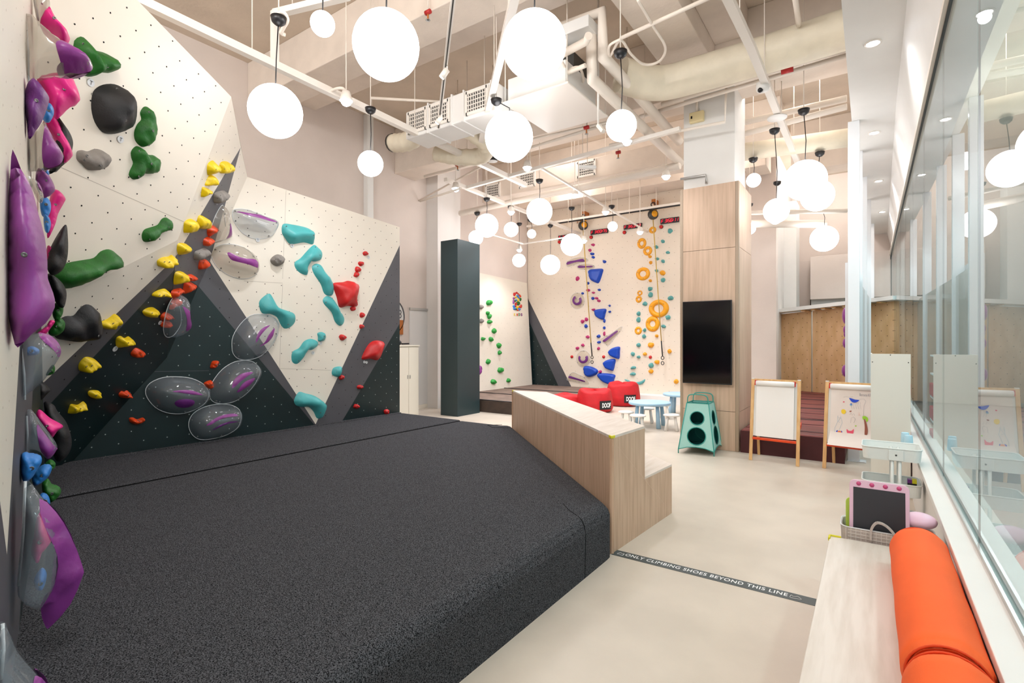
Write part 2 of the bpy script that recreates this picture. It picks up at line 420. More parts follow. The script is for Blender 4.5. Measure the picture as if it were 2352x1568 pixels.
# ---- wall A
XA = -6.83; A = Plane((XA, 4, .4), (1, 0, 0))
def ap3(x, y): return A.hit(x, y)
yA = A.hit(918, 740).y
def aend(z): return Vector((XA, yA, z))
gapx = ap3(725, 974); topR = ap3(920, 522); T3 = ap3(568, 406); e1 = ap3(918, 563); e2 = ap3(918, 743)
pA = ap3(482, 600); pB = ap3(456, 657); pL = ap3(384, 820); pC = ap3(173, 1053)
zlow = .05
def down(p, q): # continue the line p-q down to zlow
    p = Vector(p); q = Vector(q); t = (zlow - p.z) / (q.z - p.z); return p + (q - p) * t
gl1 = down(pB, ap3(720, 973)); gr1 = down(e2, ap3(787, 965)); tipw = down(pA, gapx) ; tipw2 = down(e1, gapx)
tip = Vector((XA, (tipw.y + tipw2.y) / 2, gapx.z))
tip = gapx
Xg = pB + (gl1 - pB) * ((tip.z + .004 - pB.z) / (gl1.z - pB.z)); Xg = Xg if Xg.y < tip.y - .01 else Vector((XA, tip.y - .02, tip.z))
lowL = down(pL, pC)
wallA = panel_wall('flat climbing wall painted with a cream V between grey and dark green bands, beyond the charcoal mat', A,
    [([T3, Vector((XA, yA, topR.z)), Vector((XA, yA, e1.z)), tip, pA][::-1], 'cream', 'hole'),
     ([pA, tip, Xg, pB][::-1], 'greypaint', 'hole'),
     ([Vector((XA, yA, e1.z)), Vector((XA, yA, e2.z)), gr1, Vector((XA, tip.y + .002, zlow)), tip][::-1], 'greypaint', 'hole'),
     ([pB, Xg, tip, Vector((XA, tip.y, zlow)), lowL, pL][::-1], 'greenpaint', 'hole_glint'),
     ([Vector((XA, yA, e2.z)), Vector((XA, yA, zlow)), gr1][::-1], 'greenpaint', 'hole_glint')], .06, .24, .007)
# timber frame edge closing the far end of wall A
MB().box((XA - .5, yA - .06, .05), (XA - .061, yA - .001, topR.z - .02)).build('edge_board', 'cream', wallA)
# seams (thin recessed lines drawn as shallow dark strips)
def seam(parent, PL, a, b, w=.004, m='steel_dark'):
    p, q = PL.hit(*a), PL.hit(*b); mb = MB(); d = (q - p).normalized(); s = PL.n.cross(d)
    mb.add([p + s * w / 2 + PL.n * .001, p - s * w / 2 + PL.n * .001, q - s * w / 2 + PL.n * .001, q + s * w / 2 + PL.n * .001], [(0, 1, 2, 3)]); mb.build('seam', m, parent)
MATS_SEAM = mat('seam', '#b9b0a3', .8)
for a, b in (((657, 437), (649, 640)), ((649, 650), (560, 645)), ((649, 652), (642, 846)), ((641, 846), (760, 850))): seam(wallA, A, a, b, .005, 'seam')
seam(wallA, A, (355, 853), (480, 851), .006, 'greypaint')
# ---- overhanging volume
ZT = 4.3
R0 = at_z(531, 222, ZT); Rb = at_z(315, 0, ZT)
n2 = (T3 - R0).cross(pL - R0).normalized(); n2 = n2 if n2.dot(CAM - R0) > 0 else -n2
P2 = Plane(R0, n2); R1 = P2.hit(422, 507); R2 = P2.hit(408, 551)
nb = (pL - R2).cross(pC - R2).normalized(); nb = nb if nb.dot(CAM - R2) > 0 else -nb
PB = Plane(R2, nb)
K = PB.hit(156, 676)
n1 = (K - R0).cross(R2 - R0).normalized(); n1 = n1 if n1.dot(CAM - R0) > 0 else -n1
P1 = Plane(R0, n1); Rb = P1.hit(315, 0); R1 = P1.hit(422, 507)
# wall B (near left wall), seen almost edge-on
def wb(Y, z=0.): X = -.2 - .8658 * Y; return Vector((X * CA - Y * SA, X * SA + Y * CA, z))
wdir = (wb(3) - wb(2)).normalized(); wn = Vector((-wdir.y, wdir.x, 0)); wn = wn if wn.dot(CAM - wb(2)) > 0 else -wn
WB = Plane(wb(2), wn)
def clip(pts, P, n):
    out = []
    for i, a in enumerate(pts):
        b = pts[(i + 1) % len(pts)]; da, db = (a - P).dot(n), (b - P).dot(n)
        if da >= 0: out.append(a)
        if da * db < 0: out.append(a + (b - a) * (da / (da - db)))
    return out
kd = (K - R2)
up1 = P1.v
Z0 = Vector((0, 0, ZT))
def p1(x, y): return P1.hit(x, y)
Kf = R2 + kd * 1.35
Rfar = R0 + (Rb - R0) * 2.6
p1poly = [R0, R1, R2, Kf, P1.to3(P1.to2(Kf) + Vector((0, .0))), Rfar]
p1poly = clip([R0, R1, R2, Kf, Rfar], WB.P, wn)
def dn(p, PL, z): # straight down the plane to height z
    return None
def lb(x, y): return PB.hit(x, y)
g1 = lb(403, 592); g2 = lb(401, 619); w1 = lb(110, 869); w2 = lb(122, 920)
def ext(p, q, t): return p + (q - p) * t
Bz = lambda p, q: p + (q - p) * ((zlow - p.z) / (q.z - p.z))
pcl = Bz(pL, pC)
hor = nb.cross(Vector((0, 0, 1))).normalized(); hor = hor if hor.dot(K - R2) > 0 else -hor
far_low = pcl + hor * 3
wW = ext(g1, w1, 1.6); wG = ext(g2, w2, 1.6)
fB = lambda pts: clip(pts, WB.P, wn)
creamB = fB([R2, g1, wW, Kf]); greyB = fB([g1, g2, wG, wW]); greenB = fB([g2, pL, pcl, far_low, wG])
def orient(pts, n):
    c = (pts[1] - pts[0]).cross(pts[2] - pts[0]); s = Vector()
    for i in range(1, len(pts) - 1): s += (pts[i] - pts[0]).cross(pts[i + 1] - pts[0])
    return pts if s.dot(n) > 0 else pts[::-1]
c0 = (R0 + R2 + pL + K) / 4; c0.z = .05
vol = thing('climbing_volume', 'large faceted overhanging climbing volume, cream above and dark green below, at the left', 'climbing wall', c0)
def facet(pts, PL, m, lab, hm, step=.24, r=.0075):
    pts = orient(pts, PL.n); mb = MB(); mb.prism(pts[::-1], PL.n * -.018)
    mb.build('panel', m, vol, label=lab)
    holes(vol, PL, np.array([tuple(PL.to2(p)) for p in pts]), step, r, m=hm)
facet(p1poly, P1, 'cream', 'big cream overhanging facet', 'hole')
facet(creamB, PB, 'cream', 'cream part of the lower facet', 'hole')
facet(greyB, PB, 'greypaint', 'grey band on the lower facet', 'hole')
facet(greenB, PB, 'greenpaint', 'dark green undercut facet', 'hole_glint')
q = lambda x, y: P2.hit(x, y)
a1, a2, a3, a4, a5 = q(553, 338), q(405, 587), q(482, 600), q(401, 619), q(456, 657)
facet([R0, a1, a2, R2, R1], P2, 'cream', 'cream strip of the side facet', 'hole', .24, .006)
facet([a1, T3, a3], P2, 'cream', 'cream triangle of the side facet', 'hole', .24, .006)
facet([a1, a3, a5, a4, a2], P2, 'greypaint', 'grey strip of the side facet', 'hole', .24, .006)
facet([a4, a5, pL], P2, 'greenpaint', 'dark green tip of the side facet', 'hole_glint', .24, .006)
# closed top of the volume
top = [R0, T3, Vector((XA, 1.0, T3.z)), Vector((XA, -1.5, ZT)), Rfar]
MB().add([R0, T3, Vector((XA, T3.y - 2.5, T3.z)), Rfar], [(0, 1, 2, 3)]).build('top_board', 'cream', vol)
seam(vol, P1, (105, 369), (422, 509), .005, 'seam'); 
# ---- wall B
def wpt(Y, z): return wb(Y, z)
Yf = 5.35
gb1 = WB.hit(16, 1273); gb2 = WB.hit(45, 802); dB = (gb2 - gb1)
sl = dB.to_2d().length * (1 if (gb2 - gb1).dot(wdir) > 0 else -1) / dB.z
def gx(z, off=0.): # along-wall point on the cream/grey line
    return gb1 + wdir * ((z - gb1.z) * sl + off) + Vector((0, 0, z - gb1.z))
far = lambda z: wpt(Yf, z)
near = lambda z: wpt(.35, z)
zg = 2.2
def Wq(pts): return orient(pts, wn)
zc = 4.3
wallB = thing('climbing_wall', 'near left climbing wall seen edge-on, cream with grey band, crowded with purple and pink holds', 'climbing wall', wb(2.5, .05))
def wbf(pts, m, lab, hm='hole'):
    pts = Wq(pts); MB().prism(pts[::-1], wn * -.05).build('panel', m, wallB, label=lab)
    if hm: holes(wallB, WB, np.array([tuple(WB.to2(p)) for p in pts]), .24, .005, m='hole_soft')
gA = gx(.05); gM = gx(zg); 
nl = WB.hit(0, 1150); nlow = gb1 + (gb1 - nl) * .0
wbf([near(zc), far(zc), far(zg), gM, gb1, nl, near(nl.z)], 'cream', 'cream painted panel')
gp = WB.hit(62, 1130); gq = WB.hit(78, 850)
gpl = gp + (gp - gq) * ((gp.z - .05) / (gq.z - gp.z)); gqh = gp + (gq - gp) * ((zg - gp.z) / (gq.z - gp.z))
wbf([gM, gqh, gpl, Vector((gb1.x, gb1.y, .05)), gb1], 'greypaint', 'grey painted panel')
wbf([nl, gb1, Vector((gb1.x, gb1.y, .05)), near(.05), near(nl.z)], 'greypaint', 'grey painted panel')
wbf([gqh, far(zg), far(.05), gpl], 'greenpaint', 'dark green painted panel', 'hole_glint')
# ---- charcoal mat
XM = -1.635; ZM = .4
def mat_slab(name, poly, z0, z1, m, parent, bevel=.03, label=None):
    return MB().prism([Vector((x, y, z0)) for x, y in poly], (0, 0, z1 - z0)).build(name, m, parent, bevel=bevel, label=label, segs=3)
mt = thing('crash_mat', 'thick charcoal carpeted crash mat filling the floor below the climbing walls', 'mat', (-4.2, 3, 0))
blk = [(-1.69, 3.72), (-4.47, 6.40)]
XS = -5.38
mat_slab('mat_panel', [(XM, -2.5), (XM, 3.70), (-4.42, 6.36), (-4.55, 6.30), (XS + .006, 6.30), (XS + .006, -2.5)], -.1, ZM, 'carpet', mt, .09)
mat_slab('mat_panel', [(XS - .006, -2.5), (XS - .006, 6.30), (XA + .08, 6.33), (XA + .08, -2.5)], .0, ZM - .002, 'carpet', mt, .02)
mat_slab('mat_edging', [(XA + .068, 1.0), (XA + .068, 6.33), (XA + .001, 6.33), (XA + .001, 1.0)], .0, ZM + .006, 'carpet', mt, .01)
mat_slab('seam_filler', [(XS - .01, -2.4), (XS - .01, 6.28), (XS + .01, 6.28), (XS + .01, -2.4)], .0, ZM - .012, 'carpet_edge', mt, 0)
# hem seam near the block
def strip3(parent, pts, w, m, name='hem_seam', up=Vector((0, 0, 1))):
    mb = MB(); mb.tube(pts, w, 6); mb.build(name, m, parent)
strip3(mt, [(XM - .32, 3.5, ZM), (XM - .2, 3.38, ZM), (XM - .1, 3.31, ZM), (XM - .045, 3.28, ZM - .012), (XM - .012, 3.26, ZM - .045), (XM, 3.25, ZM - .1), (XM, 3.24, .002)], .003, 'carpet_edge')
strip3(mt, [(-4.55, 6.28, ZM), (-4.70, 6.12, ZM + .002), (-4.52, 6.0, ZM + .002), (-4.3, 6.1, ZM)], .0035, 'carpet_edge')
# ---- brown mat in the kids corner
bm = thing('crash_mat', 'brown crash mat with black seams in the far corner before the kids climbing wall', 'mat', (-7, 11, 0))
bx0, bx1, by0, by1 = XV + .25, -6.3, 9.55, YB - .02
for i, (xa, xb, ya, yb) in enumerate(((bx0, bx1, by0, 10.9), (bx0, bx1, 10.93, 12.3), (bx0, bx1, 12.33, by1))):
    MB().box((xa, ya, .0), (xb, yb, .28)).build('mat_panel', ['brown_mat'], bm, bevel=.02)
MB().box((bx0, by0 - .02, 0), (bx1, by0 - .001, .255)).build('front_cover', 'brown_side', bm)
for ya in (by0 - .005, 10.915, 12.315): strip3(bm, [(bx0, ya, .285), (bx1, ya, .285)], .012, 'black')
# ---- dark green column
def boxthing(name, label, cat, a, b, m, bevel=.004, group=None):
    return tag(MB().box(a, b).build(name, m, bevel=bevel), label, cat, group)
gc = at_z(1051, 957, 0)
boxthing('clad_column', 'tall dark green clad column standing at the far end of the charcoal mat', 'column', (-7.93, gc.y, 0), (gc.x, gc.y + .78, 3.9), 'greencol')
# ---- wood clad column
cc = at_z(1697, 1038, 0); cx1 = cc.x; cy0 = cc.y; ztop = at_y(1697, 414, cy0).z; cx0 = at_y(1562, 440, cy0).x; cy1 = at_x(1726, 450, cx1).y
wc = thing('clad_column', 'square column clad in pale wood panels carrying a wall screen', 'column', ((cx0 + cx1) / 2, (cy0 + cy1) / 2, 0))
zs = [0, at_y(1690, 946, cy0).z, at_y(1697, 566, cy0).z, ztop]
MB().box((cx0 + .03, cy0 + .03, 0), (cx1 - .03, cy1 - .03, ztop - .01)).build('core', 'steel_dark', wc)
for z0, z1 in zip(zs, zs[1:]):
    MB().box((cx0 + .05, cy0, z0 + .003), (cx1 - .05, cy0 + .02, z1 - .003)).build('panel', 'wood_col', wc)
    MB().box((cx1 - .02, cy0 + .05, z0 + .003), (cx1, cy1 - .01, z1 - .003)).build('panel', 'wood_col', wc)
mat('trim_brown', '#a8937d', .45)
for x in (cx0, cx1 - .05): MB().box((x, cy0 - .002, 0), (x + .05, cy0 + .05, ztop)).build('corner_trim', 'trim_brown', wc, bevel=.008)
MB().box((cx0 + .02, cy0 + .02, ztop - .01), (cx1, cy1, ztop)).build('top_board', 'wood_col', wc)
sbox('trim_9', (cx0 + .02, cy0 + .12, ztop - .05), (cx1 - .08, cy1 - .1, ZC), 'white_paint', bevel=.01)
# small box and pipe on the white column
yc = cy0 + .12
p = at_y(1602, 271, yc)
t = thing('junction_box', 'small beige box fixed high on the white column', 'box', (p.x, yc, p.z - .08))
MB().box((p.x - .11, yc - .07, p.z - .08), (p.x + .11, yc, p.z + .08)).build('body', 'beige_box', t, bevel=.01)
MB().box((p.x - .085, yc - .075, p.z - .02), (p.x - .06, yc - .07, p.z + .02)).build('knob', 'black_plastic', t)
MB().tube([(p.x, yc - .03, p.z + .08), (p.x, yc - .03, p.z + .3)], .02).build('conduit', 'conduit', t)
def pipe(label, pts, r, m='conduit', name='pipe', n=10, cat='pipe', clamps=(), group=None):
    t = MB().tube(pts, r, n).build(name, m); tag(t, label, cat, group)
    return t
pp = [at_y(1563, 411, yc - .04), at_y(1621, 402, yc - .04), at_y(1622, 421, yc - .04)]
pipe('thin grey pipe bent down onto the wood clad column top', pp, .018, 'alu')
# ---- wall screen
p0 = at_y(1568, 693, cy0 - .09); p1_ = at_y(1681, 689, cy0 - .09); p2_ = at_y(1681, 885, cy0 - .09); p3_ = at_y(1568, 879, cy0 - .09)
tv = thing('wall_screen', 'black flat screen hung upright on the wood clad column', 'screen', ((p0.x + p1_.x) / 2, cy0 - .05, p3_.z))
MB().box((p0.x, cy0 - .10, p3_.z), (p1_.x, cy0 - .06, p0.z)).build('bezel', 'black_plastic', tv, bevel=.006)
MB().box((p0.x + .012, cy0 - .102, p3_.z + .02), (p1_.x - .012, cy0 - .1, p0.z - .012)).build('display', 'screen', tv)
MB().box((p0.x + .1, cy0 - .06, p3_.z + .3), (p1_.x - .12, cy0 + .0, p0.z - .3)).build('bracket', 'black_plastic', tv)
# ---- wood step block at 45 degrees
ca = [at_z(1405, 1272, 0), at_z(1177, 896, .914)]
A0 = Vector((ca[0].x, ca[0].y, 0)); D0 = Vector((ca[1].x, ca[1].y, 0))
B0 = at_z(1481, 978, .914); B0.z = 0; C0_ = at_z(1256, 900, .914); C0_.z = 0
E0 = at_z(1543, 1178, 0); E0.z = 0
dl = (C0_ - B0); F0 = E0 + dl * 1.0
blkt = thing('step_seat', 'angled wooden two-tier step seat dividing the charcoal mat from the play floor', 'bench', (A0 + B0) / 2)
ZB1, ZB2 = .914, .47
th = .02
def up(v, z): return Vector((v.x, v.y, z))
def quad_panel(name, pts, n, m, lab=None, thick=.018):
    return MB().prism(orient([Vector(x) for x in pts], Vector(n))[::-1], Vector(n).normalized() * -thick).build(name, m, blkt, label=lab)
nd = (D0 - A0).cross(Vector((0, 0, 1))).normalized(); nd = nd if nd.dot(Vector((-1, -1, 0))) > 0 else -nd
quad_panel('front_panel', [A0, D0, up(D0, ZB1 - th), up(A0, ZB1 - th)], nd, 'wood_v')
ne = Vector((1, .0, 0))
quad_panel('end_panel', [A0, E0, up(E0, ZB2 - th), up(B0, ZB2 - th), up(B0, ZB1 - th), up(A0, ZB1 - th)], ne, 'wood_v', 'paler end panel')
nr = -nd
quad_panel('riser_panel', [up(B0, ZB2), up(C0_, ZB2), up(C0_, ZB1 - th), up(B0, ZB1 - th)], nr, 'wood_v')
quad_panel('back_panel', [E0, F0, up(F0, ZB2 - th), up(E0, ZB2 - th)], nr, 'wood_v')
quad_panel('far_panel', [D0, F0, up(F0, ZB2 - th), up(C0_, ZB2 - th), up(C0_, ZB1 - th), up(D0, ZB1 - th)], (0, 1, 0), 'wood_v')
quad_panel('top_board', [up(x, ZB1) for x in (A0, B0, C0_, D0)], (0, 0, 1), 'wood_light', None, th)
quad_panel('tread_board', [up(x, ZB2) for x in (B0, E0, F0, C0_)], (0, 0, 1), 'wood_light', None, th)
def guard(c, dirs, par, z, s=.03):
    mb = MB()
    for d in dirs: mb.bar(Vector(c) + Vector((0, 0, z - .008)), Vector(c) + Vector(d) * s + Vector((0, 0, z - .008)), .012, .022)
    mb.build('corner_guard', 'corner_yellow', par, bevel=.004, label='small yellow corner guard')
da = (D0 - A0).normalized()
guard(A0, (da, (B0 - A0).normalized()), blkt, ZB1, .05); guard(D0, (-da, (C0_ - D0).normalized()), blkt, ZB1, .05)
# ---- printed floor strip
sy0, sy1 = A0.y - .01, A0.y + .095
st = thing('floor_strip', 'dark floor strip printed with white words, running from the step seat to the bench', 'floor strip', (-.95, sy0, 0))
MB().box((A0.x + .002, sy0, 0.0), (-.12, sy1, .002)).build('tape', 'strip', st)
def text_mesh(s, name, m, P, u, v, width, height, parent, ext=.0, bold=0, kw=None, sx=1.0, space=1.0):
    c = bpy.data.curves.new(name, 'FONT'); c.body = s; c.size = 1; c.extrude = 0; c.offset = bold; c.space_character = space
    o = bpy.data.objects.new(name, c); COL.objects.link(o); dg = bpy.context.evaluated_depsgraph_get()
    me = bpy.data.meshes.new_from_object(o.evaluated_get(dg)); bpy.data.objects.remove(o)
    vs = np.array([tuple(x.co) for x in me.vertices]); lo, hi = vs.min(0), vs.max(0)
    u = Vector(u).normalized(); v = Vector(v).normalized(); n = u.cross(v); P = Vector(P)
    kx, ky = width / (hi[0] - lo[0]), height / (hi[1] - lo[1])
    mb = MB(); mb.add([P + u * ((x[0] - lo[0]) * kx) + v * ((x[1] - lo[1]) * ky) + n * ext for x in vs], [list(p.vertices) for p in me.polygons])
    return mb.build('lettering', m, parent, label=kw)
tx0 = at_z(1437, 1274, 0).x; tx1 = at_z(1808, 1370, 0).x
text_mesh('ONLY CLIMBING SHOES BEYOND THIS LINE', 't', 'white_print', (tx0, sy0 + .034, 0), (1, 0, 0), (0, 1, 0), tx1 - tx0, .047, st, .003, .012, 'white words ONLY CLIMBING SHOES BEYOND THIS LINE', space=1.12)
def shoe(x0, x1, flip):
    P = [(0, .1), (.02, .5), (.1, .62), (.22, .42), (.4, .45), (.6, .62), (.72, .6), (1, .22), (.95, .05), (.6, .12), (.35, .02), (.1, .0)]
    pts = []
    for a, b in P + [P[0]]:
        if flip: a = 1 - a
        pts.append((x0 + (x1 - x0) * a, sy0 + .028 + b * .065, .003))
    MB().tube(pts, .0016, 4).build('shoe_outline', 'white_print', st, label='white outline of a climbing shoe')
shoe(at_z(1417, 1272, 0).x, tx0 - .012, True); shoe(tx1 + .015, at_z(1828, 1376, 0).x + .03, False)
# ---- bench
ZBN = .45; bxl = -.208; by = 3.74
bn = thing('bench', 'pale wooden bench along the glass wall at the lower right', 'bench', (.08, 1.6, 0))
MB().box((bxl, -1.0, ZBN - .03), (.335, by, ZBN)).build('seat_board', 'wood_bench', bn, bevel=.003)
MB().box((bxl + .09, -1.0, 0), (bxl + .11, by - .02, ZBN - .03)).build('front_panel', 'wood_light', bn)
MB().box((bxl + .09, by - .04, 0), (.335, by - .02, ZBN - .03)).build('end_panel', 'wood_light', bn)
MB().box((.12, -1, ZBN - .028), (.125, by - .3, ZBN + .001)).build('joint', 'wood_v', bn)
guard((bxl, by, 0), ((1, 0, 0), (0, -1, 0)), bn, ZBN + .006, .06)
# ---- low wall, sill, glass
sbox('wall_right', (.36, -3, 0), (.56, 17.9, .60), 'plaster_low')
ZS = .645
sbox('window_1_sill', (.325, -3, .60), (.60, 17.9, ZS - .003), 'white_paint', bevel=.004)
gw = bpy.data.objects.new('window_1', None); gw.location = (XG, 5, ZS); COL.objects.link(gw); ORG[gw.name] = Vector((XG, 5, ZS)); gw['kind'] = 'structure'
ZGT = 3.93
MB().box((XG - .02, -3, ZS - .003), (XG - .008, 17.8, ZS + .02)).build('track', 'alu', gw)
MB().box((XG + .02, -3, ZS - .003), (XG + .032, 17.8, ZS + .02)).build('track', 'alu', gw)
MB().box((XG - .035, -3, ZGT), (XG + .04, 17.8, ZGT + .06)).build('head_frame', 'conduit', gw); MB().box((XG - .01, -3, ZGT - .012), (XG + .02, 17.8, ZGT)).build('head_gasket', 'steel_dark', gw)
ys = [-2.9, .1, 1.85, 3.45, 5.0, 6.7, 8.4, 10.1, 11.8, 13.5, 15.2, 17.7]
for ya, yb in zip(ys, ys[1:]):
    MB().box((XG, ya + .004, ZS), (XG + .012, yb - .004, ZGT)).build('pane', 'glass', gw)
    MB().box((XG + .002, yb - .003, ZS), (XG + .010, yb + .003, ZGT)).build('joint', 'steel_dark', gw)
# fascia and soffit
FA = MB(); FA.prism([(XG - .03, -3, ZGT + .03), (.265, -3, 4.68), (XG + .3, -3, 4.68), (XG + .3, -3, ZGT + .03)], (0, 11.3, 0)); struct(FA.build('trim_10', 'white_paint'))
FB = MB(); FB.prism([(XG - .03, 8.3, ZGT + .03), (.265, 8.3, 4.68), (XG + .3, 8.3, 4.68), (XG + .3, 8.3, ZGT + .03)], (.12, 9.6, 0)); struct(FB.build('trim_11', 'white_paint'))
sf = MB(); sf.prism([(-.215, -3, 4.68), (.265, -3, 4.68), (.265, 8.3, 4.68), (.40, 17.9, 4.68), (.02, 17.9, 4.68), (-.215, 8.6, 4.68)], (0, 0, ZC - 4.68)); struct(sf.build('trim_12', 'white_paint'))
# downlights in the soffit
for i, (x, y, w) in enumerate(((2005, 98, 'nearest'), (2008, 304, 'second'), (2018, 415, 'third'), (2026, 486, 'farthest'))):
    p = at_z(x, y, 4.68); t = thing('downlight', '%s round downlight in the white soffit beside the glass wall' % w, 'ceiling light', (p.x, p.y, 4.66), 'downlights in the white soffit')
    MB().lathe([(.075, 0), (.075, -.012), (.06, -.014), (.055, -.002)], p, n=20).build('ring', 'white_metal', t)
    MB().lathe([(.055, -.004), (.0005, -.004)], p, n=20).build('lens', 'spot_glow', t)
    d = bpy.data.lights.new('downlight_lamp', 'SPOT'); d.energy = 26; d.spot_size = 2.4; d.spot_blend = .6; d.shadow_soft_size = .05; d.color = (.95, .98, 1)
    o = bpy.data.objects.new('downlight_lamp', d); o.location = (p.x, p.y, 4.63); COL.objects.link(o)
# fins
ft = [(1946, 1957, 276), (1957, 1968, 340), (1969, 1980, 398), (1981, 1990, 451), (1992, 2001, 505)]
FY = [8.50, 9.9, 11.5, 13.4, 16.2]; fx = [-.17, -.15, -.10, -.04, .03]
for i, (y, x) in enumerate(zip(FY, fx)):
    z0 = 0
    t = thing('partition_post', '%s white post of the glazed partition, rising to the soffit' % ['nearest', 'second nearest', 'middle', 'second farthest', 'farthest'][i], 'post', (x, y, 0), 'white partition posts')
    MB().box((x - .09, y, 0), (x + .045, y + .12, 4.68)).build('post', 'fin_white', t, bevel=.004)
    MB().box((x - .10, y - .03, 0), (x + .12, y + .15, .012)).build('base_plate', 'fin_white', t)
    if i < 4:
        x2, y2 = fx[i + 1], FY[i + 1]
        MB().add([(x, y + .12, .1), (x2, y2, .1), (x2, y2, 2.6), (x, y + .12, 2.6), (x + .01, y + .12, .1), (x2 + .01, y2, .1), (x2 + .01, y2, 2.6), (x + .01, y + .12, 2.6)], [(3, 2, 1, 0), (4, 5, 6, 7), (0, 1, 5, 4), (2, 3, 7, 6)]).build('glass_panel', 'dome_dull', t)
# edge-on climbing board with purple holds
eb = thing('climbing_board', 'narrow climbing board in a metal frame seen edge-on, purple holds on its left face', 'climbing wall', (-.3, 9.2, .3))
zeb = at_y(1946, 603, 8.75).z
MB().box((-.30, 8.75, .3), (-.265, 10.2, zeb)).build('board', 'fin_white', eb)
MB().box((-.262, 8.72, .3), (-.235, 8.76, zeb + .0)).build('frame', 'alu', eb)
EBP = Plane((-.30, 9, 1), (-1, 0, 0))
for i, (x, y, rx, ry) in enumerate(((1943, 724, 7, 15), (1944, 757, 5, 8), (1944, 767, 4, 6), (1942, 788, 6, 9), (1940, 852, 8, 11))):
    c = at_y(1946, y, 8.8); mb = MB(); s = ry / FPX * 9.6; e = rx / FPX * 7.5
    mb.sphere((0, 0, 0), 1, 14, 8); mb.v = [Vector((-.30 + v.x * e, 8.9 + v.y * s, c.z + v.z * s)) for v in mb.v]
    tag(mb.build('climbing_hold', 'purple'), 'small purple hold on the edge-on board, %s' % ORD[i], 'climbing hold', 'purple holds on the edge-on board')
# ---- maroon mat and plywood walls
mm = thing('crash_mat', 'maroon crash mat with dark pleats behind the paper roll easels', 'mat', (-.95, 10, 0))
mx0, mx1, my0 = -1.59, -.29, 8.27
for ya, yb in ((my0, 9.95), (9.97, 11.6), (11.62, 13.4), (13.42, 15.6)):
    MB().box((mx0, ya, 0), (mx1, yb, .34)).build('mat_panel', 'maroon_top', mm, bevel=.02)
MB().box((mx0 - .004, my0 - .012, .0), (mx1 + .004, my0 - .001, .325)).build('front_cover', 'maroon_side', mm)
for k in range(9):
    y = 8.6 + k * .78 + random.uniform(-.1, .1)
    MB().tube([(mx0 + .02 + i * .25, y + random.uniform(-.05, .05), .341) for i in range(6)], .007, 5).build('pleat', 'maroon_side', mm)
for ya in (9.96, 11.61, 13.41): MB().tube([(mx0, ya, .338), (mx1, ya, .338)], .012, 5).build('seam', 'black', mm)
Pm = at_z(1865, 900, .34)
dpl = Vector((-.93, .36, 0)).normalized()
PLY = Plane(Pm, Vector((-.36, -.93, 0)))
def plyw(label, xa, ya, xb, yb, m='plywood'):
    a = PLY.hit(xa, ya); b = PLY.hit(xb, yb); a0 = Vector((a.x, a.y, .3)); b0 = Vector((b.x, b.y, .3))
    t = thing('plywood_panel', label, 'climbing wall', (a0 + b0) / 2)
    pts = orient([a0, b0, b, a], PLY.n); MB().prism(pts[::-1], PLY.n * -.03).build('sheet', m, t, bevel=.002)
    holes(t, PLY, np.array([tuple(PLY.to2(p)) for p in pts]), .24, .009, m='hole', stag=True); return t
plyw('left bare plywood climbing sheet behind the maroon mat', 1767, 724, 1863, 714)
plyw('middle bare plywood climbing sheet beside the purple holds', 1866, 714, 1960, 703)
plyw('right plywood climbing sheet glimpsed beyond the white posts', 2000, 697, 2064, 690)
a = PLY.hit(1782, 721); b = PLY.hit(2066, 690); 
lb_ = thing('ledge_board', 'white ledge board on wooden slats topping the plywood sheets', 'shelf', (a + b) / 2)
off = PLY.n * .12
MB().bar(a + off + Vector((0, 0, .05)), b + off + Vector((0, 0, .05)), .5, .09).build('ledge', 'white_paint', lb_)
for k in range(8):
    c = a + (b - a) * (.3 + k * .085); MB().bar(c + PLY.n * .28 - Vector((0, 0, .015)), c - PLY.n * .1 - Vector((0, 0, .015)), .1, .03).build('slat', 'pine', lb_)
# ---- far right background walls
def bgbox(name, x0, x1, y_room, yt, yb, m, depth=.6):
    a = at_y(x0, yt, y_room); b = at_y(x1, yb, y_room)
    sbox(name, (min(a.x, b.x), y_room, max(0, min(b.z, at_y(x0, yb, y_room).z))), (max(a.x, b.x), y_room + depth, a.z), m, bevel=.005)
bgbox('wall_pier_far', 1757, 1829, 16.2, 470, 1000, 'white_paint', .8)
bgbox('wall_back_right', 1829, 1861, 17.4, 600, 1000, 'plaster', .3)
bgbox('wall_back_upper', 1861, 2045, 16.9, 590, 680, 'plaster', .6)
bgbox('wall_back_panel', 1863, 2020, 17.2, 672, 900, 'white_paint', .5)
bgbox('door_2', 1728, 1741, 14.2, 600, 960, 'door_white', .1)
bgbox('trim_13', 1728, 1740, 14.15, 597, 604, 'steel_dark', .1)
bgbox('trim_14', 1728, 1741, 14.15, 738, 743, 'steel_dark', .1)
bgbox('trim_15', 2066, 2078, 14.0, 540, 1000, 'alu', .2)
bgbox('trim_16', 2058, 2066, 15.6, 540, 1000, 'white_paint', .3)
p = at_y(1775, 540, 16.2)
boxthing('junction_box', 'beige box high on the far white pier', 'box', (p.x - .12, 16.1, p.z - .08), (p.x + .12, 16.2, p.z + .08), 'beige_box')
